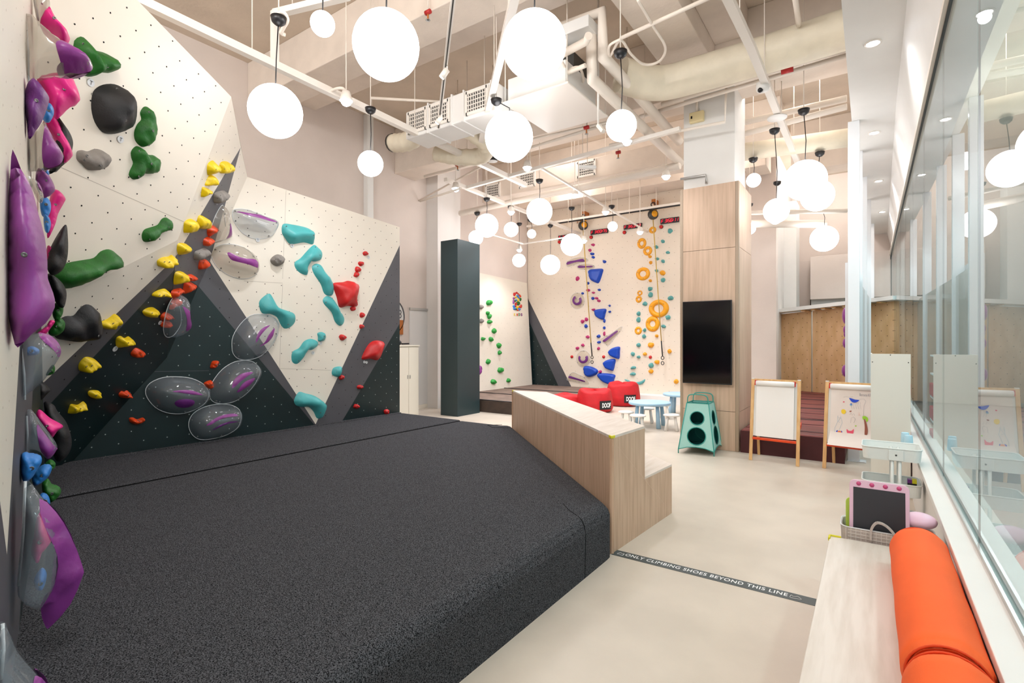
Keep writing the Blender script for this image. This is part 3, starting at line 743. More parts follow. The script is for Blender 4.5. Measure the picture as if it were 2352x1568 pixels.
# ---- door, cabinet, gadget, sign on the left wall
d0 = at_x(940, 706, XV + .01); d1 = at_x(1009, 712, XV + .01)
dr = bpy.data.objects.new('door_1', None); dr.location = (XV, d0.y, 0); COL.objects.link(dr); ORG[dr.name] = Vector((XV, d0.y, 0)); dr['kind'] = 'structure'
MB().box((XV, d0.y, .1), (XV + .03, d1.y - .1, d0.z - .06)).build('door_leaf', 'door_white', dr, bevel=.004)
MB().box((XV, d0.y, d0.z - .06), (XV + .05, d1.y, d0.z)).build('door_frame', 'alu', dr)
MB().box((XV, d1.y - .1, 0), (XV + .05, d1.y, d0.z - .06)).build('door_frame', 'white_paint', dr)
MB().box((XV, d0.y, 0), (XV + .035, d1.y - .1, .1)).build('kick_plate', 'cream', dr)
cx = -8.15
c0_ = at_x(963, 792, cx); zcab = c0_.z
cbn = thing('cabinet', 'off-white double door cabinet beyond the end of the climbing wall', 'cabinet', (cx - .2, c0_.y - .6, 0))
MB().box((cx - .42, c0_.y - 1.4, 0), (cx - .02, c0_.y, zcab - .03)).build('carcass', 'cabinet', cbn)
MB().box((cx - .43, c0_.y - 1.42, zcab - .03), (cx + .01, c0_.y + .01, zcab)).build('top', 'cabinet', cbn, bevel=.003)
ym = at_x(939, 850, cx).y
for ya, yb in ((ym + .004, c0_.y - .03), (ym - .62, ym - .004)):
    dd = MB().box((cx - .02, ya, .06), (cx, yb, zcab - .05)).build('door', 'cabinet', cbn, bevel=.003)
    yy = ya + .03 if ya > ym else yb - .03
    MB().box((cx, yy - .008, .85), (cx + .012, yy + .008, .93)).build('handle', 'alu', dd)
g = at_x(925, 789, cx - .1)
sc_ = thing('tool', 'small black handheld tool lying on the off-white cabinet', 'tool', (g.x, g.y, zcab))
MB().bar((g.x, g.y - .02, zcab + .025), (g.x, g.y + .17, zcab + .03), .05, .03).build('handle', 'black_plastic', sc_, bevel=.006)
MB().sphere((g.x, g.y - .1, zcab + .05), .05, 12, 8).build('head', 'black_plastic', sc_)
sg = at_x(919, 727, XV + .02); rs = .42
sgt = thing('round_sign', 'round white sign with thin grey rim and brown tab, half hidden beyond the climbing wall', 'sign', (XV + .01, sg.y - .25, sg.z))
cs = Vector((XV + .02, sg.y - .30, sg.z))
MB().lathe([(.0005, 0), (rs - .01, 0)], cs, (1, 0, 0), 36).build('disc', 'white_paint', sgt)
MB().lathe([(rs - .012, -.005), (rs + .008, -.005), (rs + .008, .02), (rs - .012, .02)], cs, (1, 0, 0), 36, close=True).build('rim', 'greypaint', sgt)
MB().box((XV + .02, cs.y + .24, cs.z - .42), (XV + .04, cs.y + .38, cs.z - .08)).build('tab', 'tan_sign', sgt)
text_mesh('8', 't', 'greypaint', (XV + .022, cs.y + .24, cs.z - .04), (0, 1, 0), (0, 0, 1), .1, .2, sgt, .004)
# square white pipe box on the left wall
pb = at_x(845, 400, XV + .05)
boxthing('pipe_box', 'slim white vertical box running up the left wall behind the globe lamp', 'pipe', (XV, pb.y - .08, 2.5), (XV + .14, pb.y + .08, at_x(845, 262, XV + .1).z), 'white_paint')
# ================================================================ CLIMBING HOLDS
k4 = .3189; k5 = .3188; k6 = .3826; k1 = 1 / 2.6125
r1 = lambda pts: crop(0, 0, k1, pts); r2 = lambda pts: crop(0, 500, k1, pts); r3 = lambda pts: crop(0, 950, .3941, pts)
r4 = lambda pts: crop(150, 300, k4, pts); r5 = lambda pts: crop(100, 600, k5, pts); r6 = lambda pts: crop(460, 380, k6, pts)
rz = lambda pts: crop(0, 0, .2551, pts); rs_ = lambda pts: crop(1180, 460, .2806, pts)
# ---- big overhanging facet
hold('green hand-shaped hold at the top of the big cream overhang', r1([(470, 250), (510, 224), (545, 245), (580, 300), (640, 318), (690, 345), (708, 400), (690, 440), (650, 442), (600, 440), (575, 465), (530, 460), (500, 430), (510, 400), (485, 350), (468, 310)]), P1, .11, 'green', r1([(525, 270), (642, 398)]), crease=.6, lump=.2)
hold('big round black hold with a deep pocket on the cream overhang', r1([(600, 545), (650, 515), (720, 512), (780, 545), (825, 620), (832, 700), (815, 770), (760, 800), (700, 812), (645, 800), (600, 740), (580, 660), (583, 590)]), P1, .15, 'black', r1([(737, 530), (742, 730), (617, 578)]), crease=1.2, lump=.06)
hold('upright green double-lobed hold right of the big black one', r1([(858, 680), (880, 645), (910, 650), (928, 690), (930, 730), (947, 770), (940, 820), (915, 850), (895, 880), (865, 884), (830, 850), (822, 800), (840, 750), (865, 720)]), P1, .09, 'green', r1([(900, 670), (905, 787), (893, 868)]), lump=.2)
hold('green three-lobed hold below the upright green one', r1([(805, 910), (835, 880), (870, 895), (900, 930), (945, 938), (970, 985), (955, 1030), (915, 1047), (870, 1045), (850, 1070), (820, 1082), (792, 1060), (795, 1030), (815, 985), (805, 950)]), P1, .09, 'green', r1([(846, 903), (890, 985), (833, 1062)]), lump=.2)
hold('grey pebble-like hold low on the cream overhang', r1([(480, 915), (510, 905), (545, 912), (590, 897), (640, 912), (665, 950), (655, 990), (620, 1020), (550, 1025), (510, 990), (480, 960)]), P1, .09, 'grey', r1([(525, 932), (515, 962), (598, 985)]))
hold('small green bone-shaped hold near the fold of the cream overhang', r2([(865, 110), (880, 75), (920, 60), (960, 45), (985, 10), (1015, 2), (1034, 30), (1028, 70), (1000, 85), (970, 90), (945, 120), (910, 147), (875, 145)]), P1, .08, 'green', r2([(895, 125), (1012, 55)]))
hold('long green bean-shaped hold, the largest green one', r2([(350, 370), (370, 320), (430, 280), (520, 262), (590, 248), (630, 210), (680, 196), (720, 220), (725, 270), (700, 310), (640, 325), (590, 355), (530, 400), (460, 428), (395, 428)]), P1, .14, 'green', r2([(455, 288), (390, 388), (632, 325)]), crease=.35)
hold('large black saddle-shaped hold below the long green one', r2([(350, 700), (370, 640), (420, 605), (470, 600), (505, 560), (545, 533), (590, 550), (612, 610), (605, 690), (570, 735), (510, 748), (430, 748), (370, 738)]), PB, .14, 'black', r2([(563, 692), (420, 630), (545, 550)]))
# ---- side facet
Y = [('top left yellow hold of the cluster high on the side facet', P2, r4([(1040, 250), (1075, 220), (1095, 235), (1108, 270), (1100, 300), (1060, 322), (1040, 322)]), .07),
     ('rounded yellow hold with two screw holes by the tip of the grey strip', P2, r4([(1130, 240), (1165, 225), (1200, 240), (1208, 275), (1190, 305), (1150, 312), (1125, 305)]), .07),
     ('yellow folded hold, middle of the high yellow cluster', P2, r4([(1050, 330), (1075, 325), (1092, 350), (1085, 380), (1045, 398), (1022, 398), (1035, 360)]), .07),
     ('pointed yellow hold, lowest of the high yellow cluster', P2, r4([(1005, 410), (1055, 430), (1050, 445), (1025, 460), (992, 483), (995, 440)]), .06),
     ('yellow pear-shaped hold just left of another on the side facet', P2, r4([(880, 660), (925, 640), (958, 670), (955, 700), (920, 725), (875, 742), (872, 700)]), .08),
     ('yellow hold beside the topmost orange hold', P2, r4([(975, 625), (1000, 617), (1035, 640), (1042, 675), (1025, 705), (985, 712), (965, 695)]), .08),
     ('yellow ribbed hold left of the lower grey hold', P2, r4([(825, 825), (850, 813), (890, 822), (895, 850), (870, 885), (835, 900), (822, 870)]), .07),
     ('wide yellow curled hold where cream, grey and green facets meet', PB, r4([(685, 940), (720, 920), (760, 915), (785, 903), (803, 925), (795, 955), (760, 970), (730, 988), (690, 985), (680, 965)]), .09),
     ('smooth yellow dome hold touching an orange one', P2, r4([(805, 1040), (830, 1017), (870, 1025), (888, 1050), (875, 1075), (830, 1100), (800, 1112)]), .08),
     ('yellow curved hold, topmost on the dark green undercut', PB, r4([(645, 1180), (680, 1158), (730, 1145), (748, 1160), (735, 1185), (690, 1198), (645, 1200)]), .08),
     ('yellow shell-like hold, second on the dark green undercut', PB, r4([(573, 1310), (605, 1285), (650, 1280), (677, 1305), (660, 1335), (620, 1347), (590, 1340)]), .08),
     ('yellow hooked hold touching the large black saddle hold', PB, r5([(425, 450), (470, 430), (500, 410), (530, 388), (558, 405), (555, 445), (520, 465), (480, 490), (430, 485)]), .09),
     ('yellow crescent hold above and left of a lone orange one', PB, r5([(540, 565), (570, 545), (600, 560), (630, 548), (652, 575), (635, 605), (590, 612), (545, 628)]), .08),
     ('big yellow tooth-shaped hold on the edge of the grey band', PB, r5([(275, 750), (310, 705), (345, 698), (390, 715), (398, 745), (370, 785), (320, 795), (280, 798)]), .09),
     ('small knobbly yellow hold low on the dark green undercut', PB, r5([(333, 950), (350, 935), (400, 935), (420, 950), (410, 975), (375, 993), (340, 975)]), .06),
     ('lowest yellow hold, hooked, in the dark corner', PB, r5([(200, 1060), (215, 1035), (260, 1040), (300, 1015), (308, 1035), (280, 1065), (230, 1090), (192, 1103)]), .07)]
def cen(pts): return (sum(p[0] for p in pts) / len(pts), sum(p[1] for p in pts) / len(pts))
for i, (lab, PL, pts, D) in enumerate(Y):
    c = cen(pts); hold(lab, pts, PL, D, 'yellow', [(c[0] + 3, c[1] + 2), (c[0] - 5, c[1] + 3)] if i % 2 else [c], group='yellow holds on the overhanging volume', crease=.4 + i, n=28, lump=.2)
O = [('topmost orange hold on the grey strip of the side facet', P2, r4([(1040, 705), (1075, 683), (1097, 700), (1090, 725), (1060, 740), (1045, 768), (1035, 740)])),
     ('orange hold right under the topmost orange one', P2, r4([(1010, 790), (1040, 768), (1060, 790), (1045, 820), (1010, 832)])),
     ('orange hold below the lower grey hold', P2, r4([(980, 940), (1010, 923), (1030, 950), (1025, 980), (975, 1003)])),
     ('small orange hold touching the smooth yellow dome', P2, r4([(885, 1050), (920, 1037), (937, 1055), (920, 1080), (885, 1083)])),
     ('long pointed orange hold under the small one by the yellow dome', P2, r4([(875, 1090), (905, 1087), (937, 1110), (930, 1140), (895, 1160), (862, 1178), (865, 1130)])),
     ('orange hooked hold above the clear bubble on the fold', P2, r4([(780, 1160), (820, 1140), (850, 1140), (848, 1165), (815, 1180), (775, 1210)])),
     ('orange hooked hold overlapping the clear bubble on the fold', P2, r4([(775, 1240), (800, 1207), (840, 1220), (840, 1240), (805, 1260), (765, 1293)])),
     ('upper of two stacked orange holds left of the clear bubble', PB, r4([(700, 1340), (730, 1312), (773, 1330), (770, 1350), (740, 1360), (705, 1372)])),
     ('lower of two stacked orange holds left of the clear bubble', PB, r4([(705, 1380), (740, 1367), (770, 1385), (760, 1400), (715, 1420), (698, 1410)])),
     ('round orange hold right of the yellow crescent hold', PB, r5([(642, 665), (675, 630), (710, 640), (735, 660), (720, 685), (680, 695), (650, 690)])),
     ('heart-like orange hold in the middle of the dark undercut edge', PB, r5([(555, 960), (575, 940), (595, 945), (615, 935), (637, 960), (615, 980), (575, 987), (557, 978)])),
     ('orange kidney-shaped hold low on the flat dark green wall', A, r5([(622, 1130), (650, 1125), (680, 1138), (720, 1125), (733, 1145), (710, 1170), (670, 1175), (630, 1160)])),
     ('small orange hold above the clear bubbles on the dark green wall', A, r5([(1210, 745), (1225, 718), (1265, 718), (1265, 740), (1240, 768), (1208, 768)])),
     ('orange hold squeezed between two clear bubbles', A, r5([(1160, 880), (1185, 862), (1215, 858), (1225, 890), (1210, 922), (1180, 900)]))]
for i, (lab, PL, pts) in enumerate(O):
    c = cen(pts); hold(lab, pts, PL, .065, 'orange', [c, (c[0] + 5, c[1] + 1)] if i > 8 else [c], group='orange holds on the dark volume and wall', crease=.9 * i, n=26, lump=.2)
hold('upper grey hold on the grey strip of the side facet', r4([(1090, 460), (1130, 440), (1165, 440), (1168, 470), (1150, 500), (1110, 525), (1087, 520)]), P2, .08, 'grey', r4([(1125, 465), (1113, 483), (1145, 490)]))
hold('lower grey hold on the grey strip of the side facet', r4([(950, 880), (985, 862), (1020, 848), (1028, 870), (1015, 900), (975, 925), (945, 935)]), P2, .08, 'grey', r4([(980, 883), (1003, 870)]))
hold('grey pebble hold alone on the cream V', r6([(428, 565), (450, 540), (480, 532), (508, 560), (500, 590), (470, 603), (440, 590)]), A, .1, 'grey', r6([(455, 565), (478, 572)]))
# ---- clear bubbles with purple grips
def grip_on(o, PL, L, vs, h, pts, m, lab=None, D=.012, off=0.0, nn=30):
    c = L.mean(0); q = smooth_loop([tuple(PL.px2(x, y, off)) for x, y in pts], nn); gv, gf = field(q, 8)
    dd = dist(gv, q); R = max(dd.max(), 1e-4)
    d2 = ((gv[:, None, :] - vs[None]) ** 2).sum(2); idx = np.argsort(d2, 1)[:, :4]; w = 1 / (np.take_along_axis(d2, idx, 1) + 1e-6); w /= w.sum(1)[:, None]
    z = (h[idx] * w).sum(1) + .004 + D * np.sqrt(np.clip(dd / R, 0, 1)); mb = MB()
    mb.add([PL.to3(v, float(a)) for v, a in zip(gv, z)], gf, 0, True); return mb.build('grip', m, o, label=lab)
def bubble(label, pts, PL, D, grips, rim='rim', m='dome', n=44, rimr=.004, group='clear bubble holds', bolts=6, off=.35):
    L = outline(PL, pts, D, n, off=off); c = L.mean(0); t = thing('climbing_hold', label, 'climbing hold', PL.to3(c), group)
    mb = MB(); vs, h = dome_part(mb, PL, L, D, res=16, lump=0, prof=1.7); mb.build('shell', m, t)
    if rim:
        mb = MB(); mb.tube([PL.to3(p, rimr) for p in np.vstack([L, L[:1]])], rimr, 5, cap=False); mb.build('rim', rim, t, label='thin pale rim')
    for gp_, gm, gl in grips: grip_on(t, PL, L, vs, h, gp_, gm, gl, off=D * .8)
    for i in range(bolts):
        p = L[int(len(L) * (i + .3) / bolts) % len(L)]; p = c + (p - c) * .93
        MB().lathe([(.010, 0), (.010, .01), (.0005, .012)], PL.to3(p, .012), PL.n, 6).build('bolt', 'bolt', t)
    return t
bubble('clear half-moon hold with a thin purple lip, topmost on the cream V', r6([(205, 275), (225, 258), (300, 262), (400, 300), (465, 325), (478, 360), (450, 410), (400, 435), (330, 435), (270, 405), (225, 350), (207, 310)]), A, .16, [(r6([(230, 272), (300, 286), (370, 296), (430, 318), (465, 338), (425, 335), (350, 316), (280, 298)]), 'purple', 'purple lip')])
bubble('clear oval hold with a fat purple wave grip on the cream V', r6([(80, 520), (120, 480), (200, 468), (280, 490), (340, 540), (363, 600), (350, 650), (300, 675), (230, 672), (160, 640), (105, 590)]), A, .2, [(r6([(160, 530), (175, 522), (220, 548), (270, 560), (320, 562), (350, 580), (350, 612), (325, 610), (280, 595), (220, 580), (180, 565)]), 'purple', 'fat purple wave grip')], m='dome_dull')
bubble('clear hold with a purple blade seen side-on below the side facet tip', r4([(1160, 545), (1172, 600), (1180, 680), (1190, 740), (1170, 785), (1120, 805), (1080, 820), (1070, 790), (1085, 690), (1120, 600)]), P2, .14, [(r4([(1178, 660), (1192, 720), (1192, 755), (1165, 780), (1165, 720)]), 'purple', 'purple blade')], m='dome_dull', bolts=3)
bubble('tall clear bubble with a purple blade on the fold of the dark volume', r5([(1015, 238), (1028, 270), (1020, 330), (1030, 400), (1025, 470), (975, 545), (925, 555), (905, 500), (920, 400), (950, 310), (990, 255)]), P2, .18, [(r5([(1020, 330), (1045, 380), (1060, 430), (1045, 470), (1010, 495), (1012, 420)]), 'purple', 'purple blade')], bolts=4)
bubble('clear egg-shaped bubble with two purple slits across cream and grey', r5([(1378, 620), (1385, 540), (1440, 450), (1510, 390), (1590, 378), (1660, 390), (1705, 440), (1705, 520), (1670, 600), (1590, 680), (1500, 710), (1430, 705), (1390, 670)]), A, .22, [(r5([(1518, 585), (1530, 530), (1570, 480), (1625, 460), (1590, 490), (1555, 530), (1530, 570)]), 'purple', 'purple slit'), (r5([(1548, 612), (1585, 580), (1610, 530), (1655, 480), (1650, 530), (1620, 575), (1580, 600)]), 'purple', 'purple slit')])
bubble('clear slanted bubble with two purple slits on the dark green wall', r5([(1218, 940), (1240, 870), (1310, 780), (1400, 725), (1500, 715), (1560, 745), (1582, 800), (1550, 880), (1480, 960), (1390, 1015), (1290, 1028), (1230, 1000)]), A, .24, [(r5([(1348, 910), (1370, 850), (1430, 805), (1500, 798), (1450, 830), (1400, 870), (1370, 900)]), 'purple', 'purple slit'), (r5([(1385, 935), (1420, 880), (1470, 850), (1515, 840), (1490, 880), (1440, 915), (1400, 940)]), 'purple', 'purple slit')])
bubble('widest clear bubble, with a purple strip above a dark purple oval pocket', r5([(757, 940), (790, 880), (880, 840), (980, 833), (1090, 845), (1180, 890), (1215, 950), (1200, 1010), (1140, 1060), (1040, 1098), (940, 1100), (850, 1070), (785, 1010)]), A, .26, [(r5([(920, 937), (980, 926), (1060, 930), (1135, 960), (1060, 957), (980, 945)]), 'purple', 'purple strip'), (r5([(940, 1020), (965, 995), (1030, 990), (1075, 1005), (1075, 1035), (1030, 1055), (970, 1048)]), 'purple_deep', 'dark purple oval pocket')])
bubble('lowest clear bubble with arched purple strips, just above the mat', r5([(1065, 1180), (1090, 1110), (1160, 1060), (1260, 1033), (1360, 1035), (1430, 1070), (1445, 1130), (1420, 1200), (1350, 1250), (1250, 1280), (1150, 1288), (1090, 1250)]), A, .22, [(r5([(1170, 1178), (1220, 1135), (1290, 1106), (1370, 1096), (1397, 1112), (1320, 1120), (1250, 1142), (1190, 1177)]), 'purple', 'arched purple strip'), (r5([(1210, 1215), (1260, 1175), (1330, 1152), (1395, 1153), (1330, 1164), (1270, 1186)]), 'purple_deep', 'dark arched strip')])
# ---- teal volumes and reds on wall A
tg = 'teal holds on the cream V'
T = [('teal five-sided volume hold, topmost teal on the cream V', [(505, 350), (560, 352), (650, 372), (688, 402), (692, 450), (680, 472), (630, 460), (550, 470), (515, 430), (498, 400)], .1, 0.3, ((670, 415), (525, 357))),
     ('teal angular boomerang hold under the topmost teal one', [(575, 580), (610, 555), (650, 510), (690, 475), (715, 490), (740, 520), (735, 560), (700, 575), (670, 575), (655, 610), (650, 655), (610, 645), (580, 615)], .1, 2.2, ((720, 535), (583, 580), (695, 490))),
     ('upper of two teal banana holds left of the big red one', [(678, 605), (705, 588), (735, 600), (755, 640), (790, 680), (808, 720), (805, 770), (780, 782), (750, 765), (730, 710), (690, 650)], .09, .9, ((712, 605), (797, 775))),
     ('lower of two teal banana holds, below the big red hold', [(745, 800), (770, 782), (805, 800), (835, 860), (870, 910), (868, 945), (845, 962), (815, 935), (795, 880), (750, 830)], .09, .9, ((765, 817), (855, 955))),
     ('large teal bow-tie hold touching the egg-shaped clear bubble', [(362, 825), (385, 790), (425, 767), (450, 800), (480, 850), (530, 870), (575, 890), (580, 935), (550, 970), (515, 978), (490, 950), (470, 910), (430, 890), (380, 885)], .12, .7, ((540, 948), (425, 775), (380, 850))),
     ('teal bone-shaped hold low in the middle of the cream V', [(560, 1120), (600, 1095), (630, 1055), (670, 1040), (710, 1055), (713, 1080), (680, 1105), (650, 1110), (630, 1150), (590, 1190), (558, 1175)], .09, 2.4, ((605, 1167), (572, 1122))),
     ('small curled teal hold above the bone-shaped one', [(710, 1005), (740, 1000), (758, 1025), (750, 1050), (715, 1055), (712, 1030)], .07, 1, ((740, 1028),)),
     ('small teal faceted hold beside a red one at the V edge', [(805, 1215), (852, 1207), (855, 1240), (835, 1268), (797, 1255)], .07, 1.5, ((822, 1238),)),
     ('lowest teal hold, bow-shaped, at the tip of the cream V', [(572, 1410), (600, 1360), (640, 1368), (700, 1385), (760, 1430), (768, 1455), (745, 1510), (710, 1518), (690, 1480), (660, 1450), (620, 1450), (585, 1440)], .11, .4, ((728, 1475), (585, 1415)))]
for lab, pts, D, cr, bp in T: hold(lab, r6(pts), A, D, 'teal', r6(bp), group=tg, crease=cr, lump=.05, cs=.95)
hold('big square red hold on the cream V', r6([(812, 705), (870, 698), (905, 690), (950, 710), (957, 750), (948, 800), (952, 845), (900, 842), (850, 850), (832, 790), (815, 740)]), A, .16, 'red', r6([(820, 715), (945, 835)]), crease=1.1, lump=.05)
hold('big slanted red hold on the right grey band', r6([(985, 1165), (985, 1140), (1020, 1075), (1060, 1050), (1112, 1060), (1105, 1100), (1080, 1165), (1030, 1160)]), A, .14, 'red', r6([(995, 1155)]), crease=1.1, lump=.05)
group_holds([(993, 528, 15, 15), (968, 590, 16, 16), (950, 623, 17, 18), (940, 656, 15, 16), (918, 860, 16, 14), (974, 897, 15, 16), (970, 967, 13, 13), (856, 1030, 21, 19), (851, 1271, 17, 16), (963, 1330, 17, 13), (940, 1446, 16, 15), (1121, 1477, 14, 17)], A, .055, 'red',
            'small red hold on the flat climbing wall, %s', 'small red holds on the flat wall', 460, 380, k6, n=22, res=7)
# ---- kids wall
kg = (880, 600, .2551)
group_holds([(957, 370, 26, 27), (943, 465, 14, 18), (960, 495, 20, 22), (962, 545, 20, 20), (1002, 625, 18, 25), (903, 697, 16, 17), (973, 700, 19, 25), (1045, 757, 20, 25), (1050, 822, 15, 20), (949, 902, 19, 23), (1060, 978, 25, 27), (998, 1084, 24, 25), (1131, 1072, 16, 19)], KD, .08, 'green_light',
            'bright green hold on the low kids climbing wall, %s', 'green holds on the kids climbing wall', *kg, n=22, res=7)
group_holds([(885, 413, 19, 22), (890, 535, 19, 21)], KD, .07, 'grey', 'grey hold right beside the dark green column, %s of two', 'grey holds on the kids climbing wall', *kg)
hold('purple hold peeking out from behind the dark green column', crop(*kg, [(850, 955), (885, 938), (890, 980), (880, 1015), (852, 1025)]), KD, .08, 'purple', n=20)
# emblem of small holds and letters
em = [('red', 430, 300, 60, 85, 'large'), ('red', 525, 240, 42, 50, 'top'), ('red', 595, 285, 26, 32, 'small upper'), ('orange', 650, 335, 32, 36, 'upper'), ('orange', 692, 400, 34, 50, 'right upper'), ('green', 700, 540, 36, 82, 'right'), ('sky', 580, 385, 55, 60, 'upper'), ('sky', 625, 480, 26, 60, 'narrow'), ('yellow', 495, 440, 55, 42, 'upper'), ('yellow', 595, 565, 52, 82, 'long'), ('purple', 405, 490, 44, 60, 'upper'), ('purple', 390, 650, 34, 100, 'lower'), ('sky', 510, 570, 45, 42, 'middle'), ('green', 450, 610, 38, 52, 'small'), ('green', 600, 715, 92, 95, 'largest'), ('red', 500, 730, 50, 55, 'middle'), ('red', 470, 830, 42, 60, 'lower'), ('sky', 400, 840, 48, 58, 'left'), ('sky', 430, 950, 62, 66, 'lower left'), ('green', 508, 985, 32, 48, 'lowest'), ('yellow', 568, 890, 55, 58, 'lower'), ('orange', 660, 868, 40, 48, 'lower'), ('red', 727, 845, 32, 92, 'right'), ('orange', 575, 1010, 38, 48, 'bottom'), ('sky', 650, 980, 55, 68, 'lower right')]
cn = {'sky': 'light blue'}
for m, x, y, rx, ry, w in em:
    px, py = 1160 + x * .05102, 660 + y * .05102
    hold('%s %s hold in the colourful figure-eight emblem on the kids climbing wall' % (w, cn.get(m, m)), blob(px, py, rx * .05102, ry * .05102, x + y, amp=.1), KD, .04, m, group='holds forming the colourful wall emblem', n=16, res=5)
for ch, m, x in (('K', 'yellow', 430), ('I', 'orange', 540), ('D', 'green', 632), ('S', 'purple', 735)):
    a = KD.hit(1160 + (x - (22 if ch == 'I' else 36)) * .05102, 660 + 1278 * .05102); b = KD.hit(1160 + (x + (22 if ch == 'I' else 36)) * .05102, 660 + 1278 * .05102); c = KD.hit(1160 + x * .05102, 660 + 1175 * .05102)
    t = thing('wall_letter', '%s letter %s below the colourful emblem' % (m, ch), 'letter', a, 'letters below the emblem')
    text_mesh(ch, 't', m, a, KD.u, KD.v, (b - a).length, (c - a).length * .95, t, .012, .03)
# ---- speed wall holds
sp = (1180, 460, .2806)
gspm = 'holds on the speed climbing wall'
group_holds([(648, 363, 15, 12), (622, 407, 13, 12), (520, 640, 15, 19), (605, 736, 17, 12), (649, 755, 13, 9), (676, 800, 14, 10), (695, 821, 14, 12), (651, 894, 15, 11), (592, 973, 14, 16), (560, 991, 15, 16), (603, 1116, 15, 13), (563, 1185, 14, 13), (520, 1210, 14, 13), (740, 1090, 9, 18), (691, 1212, 12, 12), (705, 1402, 14, 12)], SP, .07, 'magenta', 'small magenta hold on the speed climbing wall, %s', 'magenta holds on the speed wall', *sp)
group_holds([(641, 437, 17, 11), (648, 464, 14, 11), (740, 500, 14, 13), (606, 677, 11, 13), (698, 733, 13, 11), (563, 761, 10, 10), (646, 803, 13, 13), (783, 862, 9, 11), (785, 911, 11, 9), (741, 985, 9, 17), (589, 1030, 13, 16), (739, 1043, 10, 14), (691, 1112, 16, 14), (696, 1161, 15, 12)], SP, .07, 'blue', 'small blue hold on the speed climbing wall, %s', 'small blue holds on the speed wall', *sp)
group_holds([(1277, 250, 20, 20), (1219, 334, 14, 16), (1163, 381, 16, 15), (1259, 425, 17, 12), (1171, 478, 18, 12), (1220, 498, 15, 14), (1167, 576, 14, 13), (1220, 650, 21, 18), (1113, 724, 20, 18), (1118, 773, 19, 22), (1283, 799, 24, 19), (1070, 846, 20, 19), (1020, 927, 16, 18), (1018, 976, 17, 22), (1261, 957, 23, 20), (1223, 1031, 19, 15), (1070, 1061, 14, 15), (1065, 1112, 16, 17), (1019, 1184, 17, 17), (971, 1257, 16, 17), (1021, 1282, 15, 12), (1122, 1350, 22, 22), (976, 1369, 21, 13), (972, 1421, 23, 14)], SP, .08, 'teal_dull', 'dull teal hold on the speed climbing wall, %s', 'teal holds on the speed wall', *sp)
group_holds([(1113, 459, 14, 13), (1118, 509, 14, 15), (1215, 594, 22, 21), (1117, 656, 13, 12), (1169, 1108, 14, 13), (1119, 1184, 28, 22), (1071, 1257, 16, 14), (1171, 1323, 22, 18), (1120, 1399, 20, 19), (1273, 1235, 18, 17), (1328, 1482, 20, 20)], SP, .08, 'amber', 'small amber hold on the speed climbing wall, %s', 'small amber holds on the speed wall', *sp)
for lab, pts in (('teal leaf-shaped hold above the red bean bags, left one', [(905, 1465), (935, 1470), (965, 1487), (985, 1492), (960, 1494), (925, 1482)]), ('teal leaf-shaped hold above the red bean bags, right one', [(985, 1492), (1035, 1482), (1073, 1463), (1066, 1490), (1035, 1508), (1005, 1503)])):
    hold(lab, rs_(pts), SP, .05, 'teal_dull', n=26)
wed = [('topmost big blue wedge on the speed wall', [(612, 570), (660, 560), (725, 560), (722, 600), (695, 672), (665, 672), (625, 650), (609, 610)], (667, 651)), ('second big blue wedge from the top on the speed wall', [(665, 895), (750, 887), (747, 930), (735, 972), (710, 975), (670, 950), (658, 915)], (708, 948)),
       ('third big blue wedge, above a stack of blue wedges', [(768, 1243), (800, 1210), (862, 1197), (866, 1240), (862, 1292), (840, 1295), (790, 1275)], (846, 1268)), ('big blue wedge between two others above the bean bags', [(728, 1330), (765, 1305), (827, 1300), (824, 1350), (812, 1391), (790, 1392), (745, 1372)], (797, 1369)),
       ('big blue wedge pointing right, left of the lowest ones', [(572, 1358), (620, 1358), (660, 1372), (687, 1395), (670, 1428), (620, 1446), (585, 1435), (571, 1400)], (593, 1420)), ('lowest and widest big blue wedge touching the bean bag skyline', [(682, 1420), (750, 1415), (825, 1428), (820, 1465), (808, 1503), (760, 1502), (705, 1470)], (777, 1482))]
for lab, pts, bp in wed: hold(lab, rs_(pts), SP, .10, 'blue', rs_([bp]), group='big blue wedges on the speed wall', n=44, lump=0, prof=3.0, flat=.45)
rings = [(1132, 240, 30, 28, 10, 'topmost amber ring hold'), (1043, 350, 37, 44, 15, 'amber ring hold second from the top, leaning right'), (1091, 411, 37, 38, 14, 'amber ring hold touching the one above it, third from the top'), (1053, 600, 58, 54, 26, 'amber ring hold like a swim ring, alone at middle height'), (1027, 757, 22, 22, 9, 'small amber ring hold on top of a pair'), (1018, 808, 26, 29, 9, 'small amber ring hold at the bottom of a pair'), (1182, 884, 84, 74, 38, 'largest amber ring hold crossed by the rope'), (1132, 1010, 58, 64, 22, 'thick amber ring hold touching under the largest one'), (1014, 1065, 30, 33, 11, 'lowest amber ring hold')]
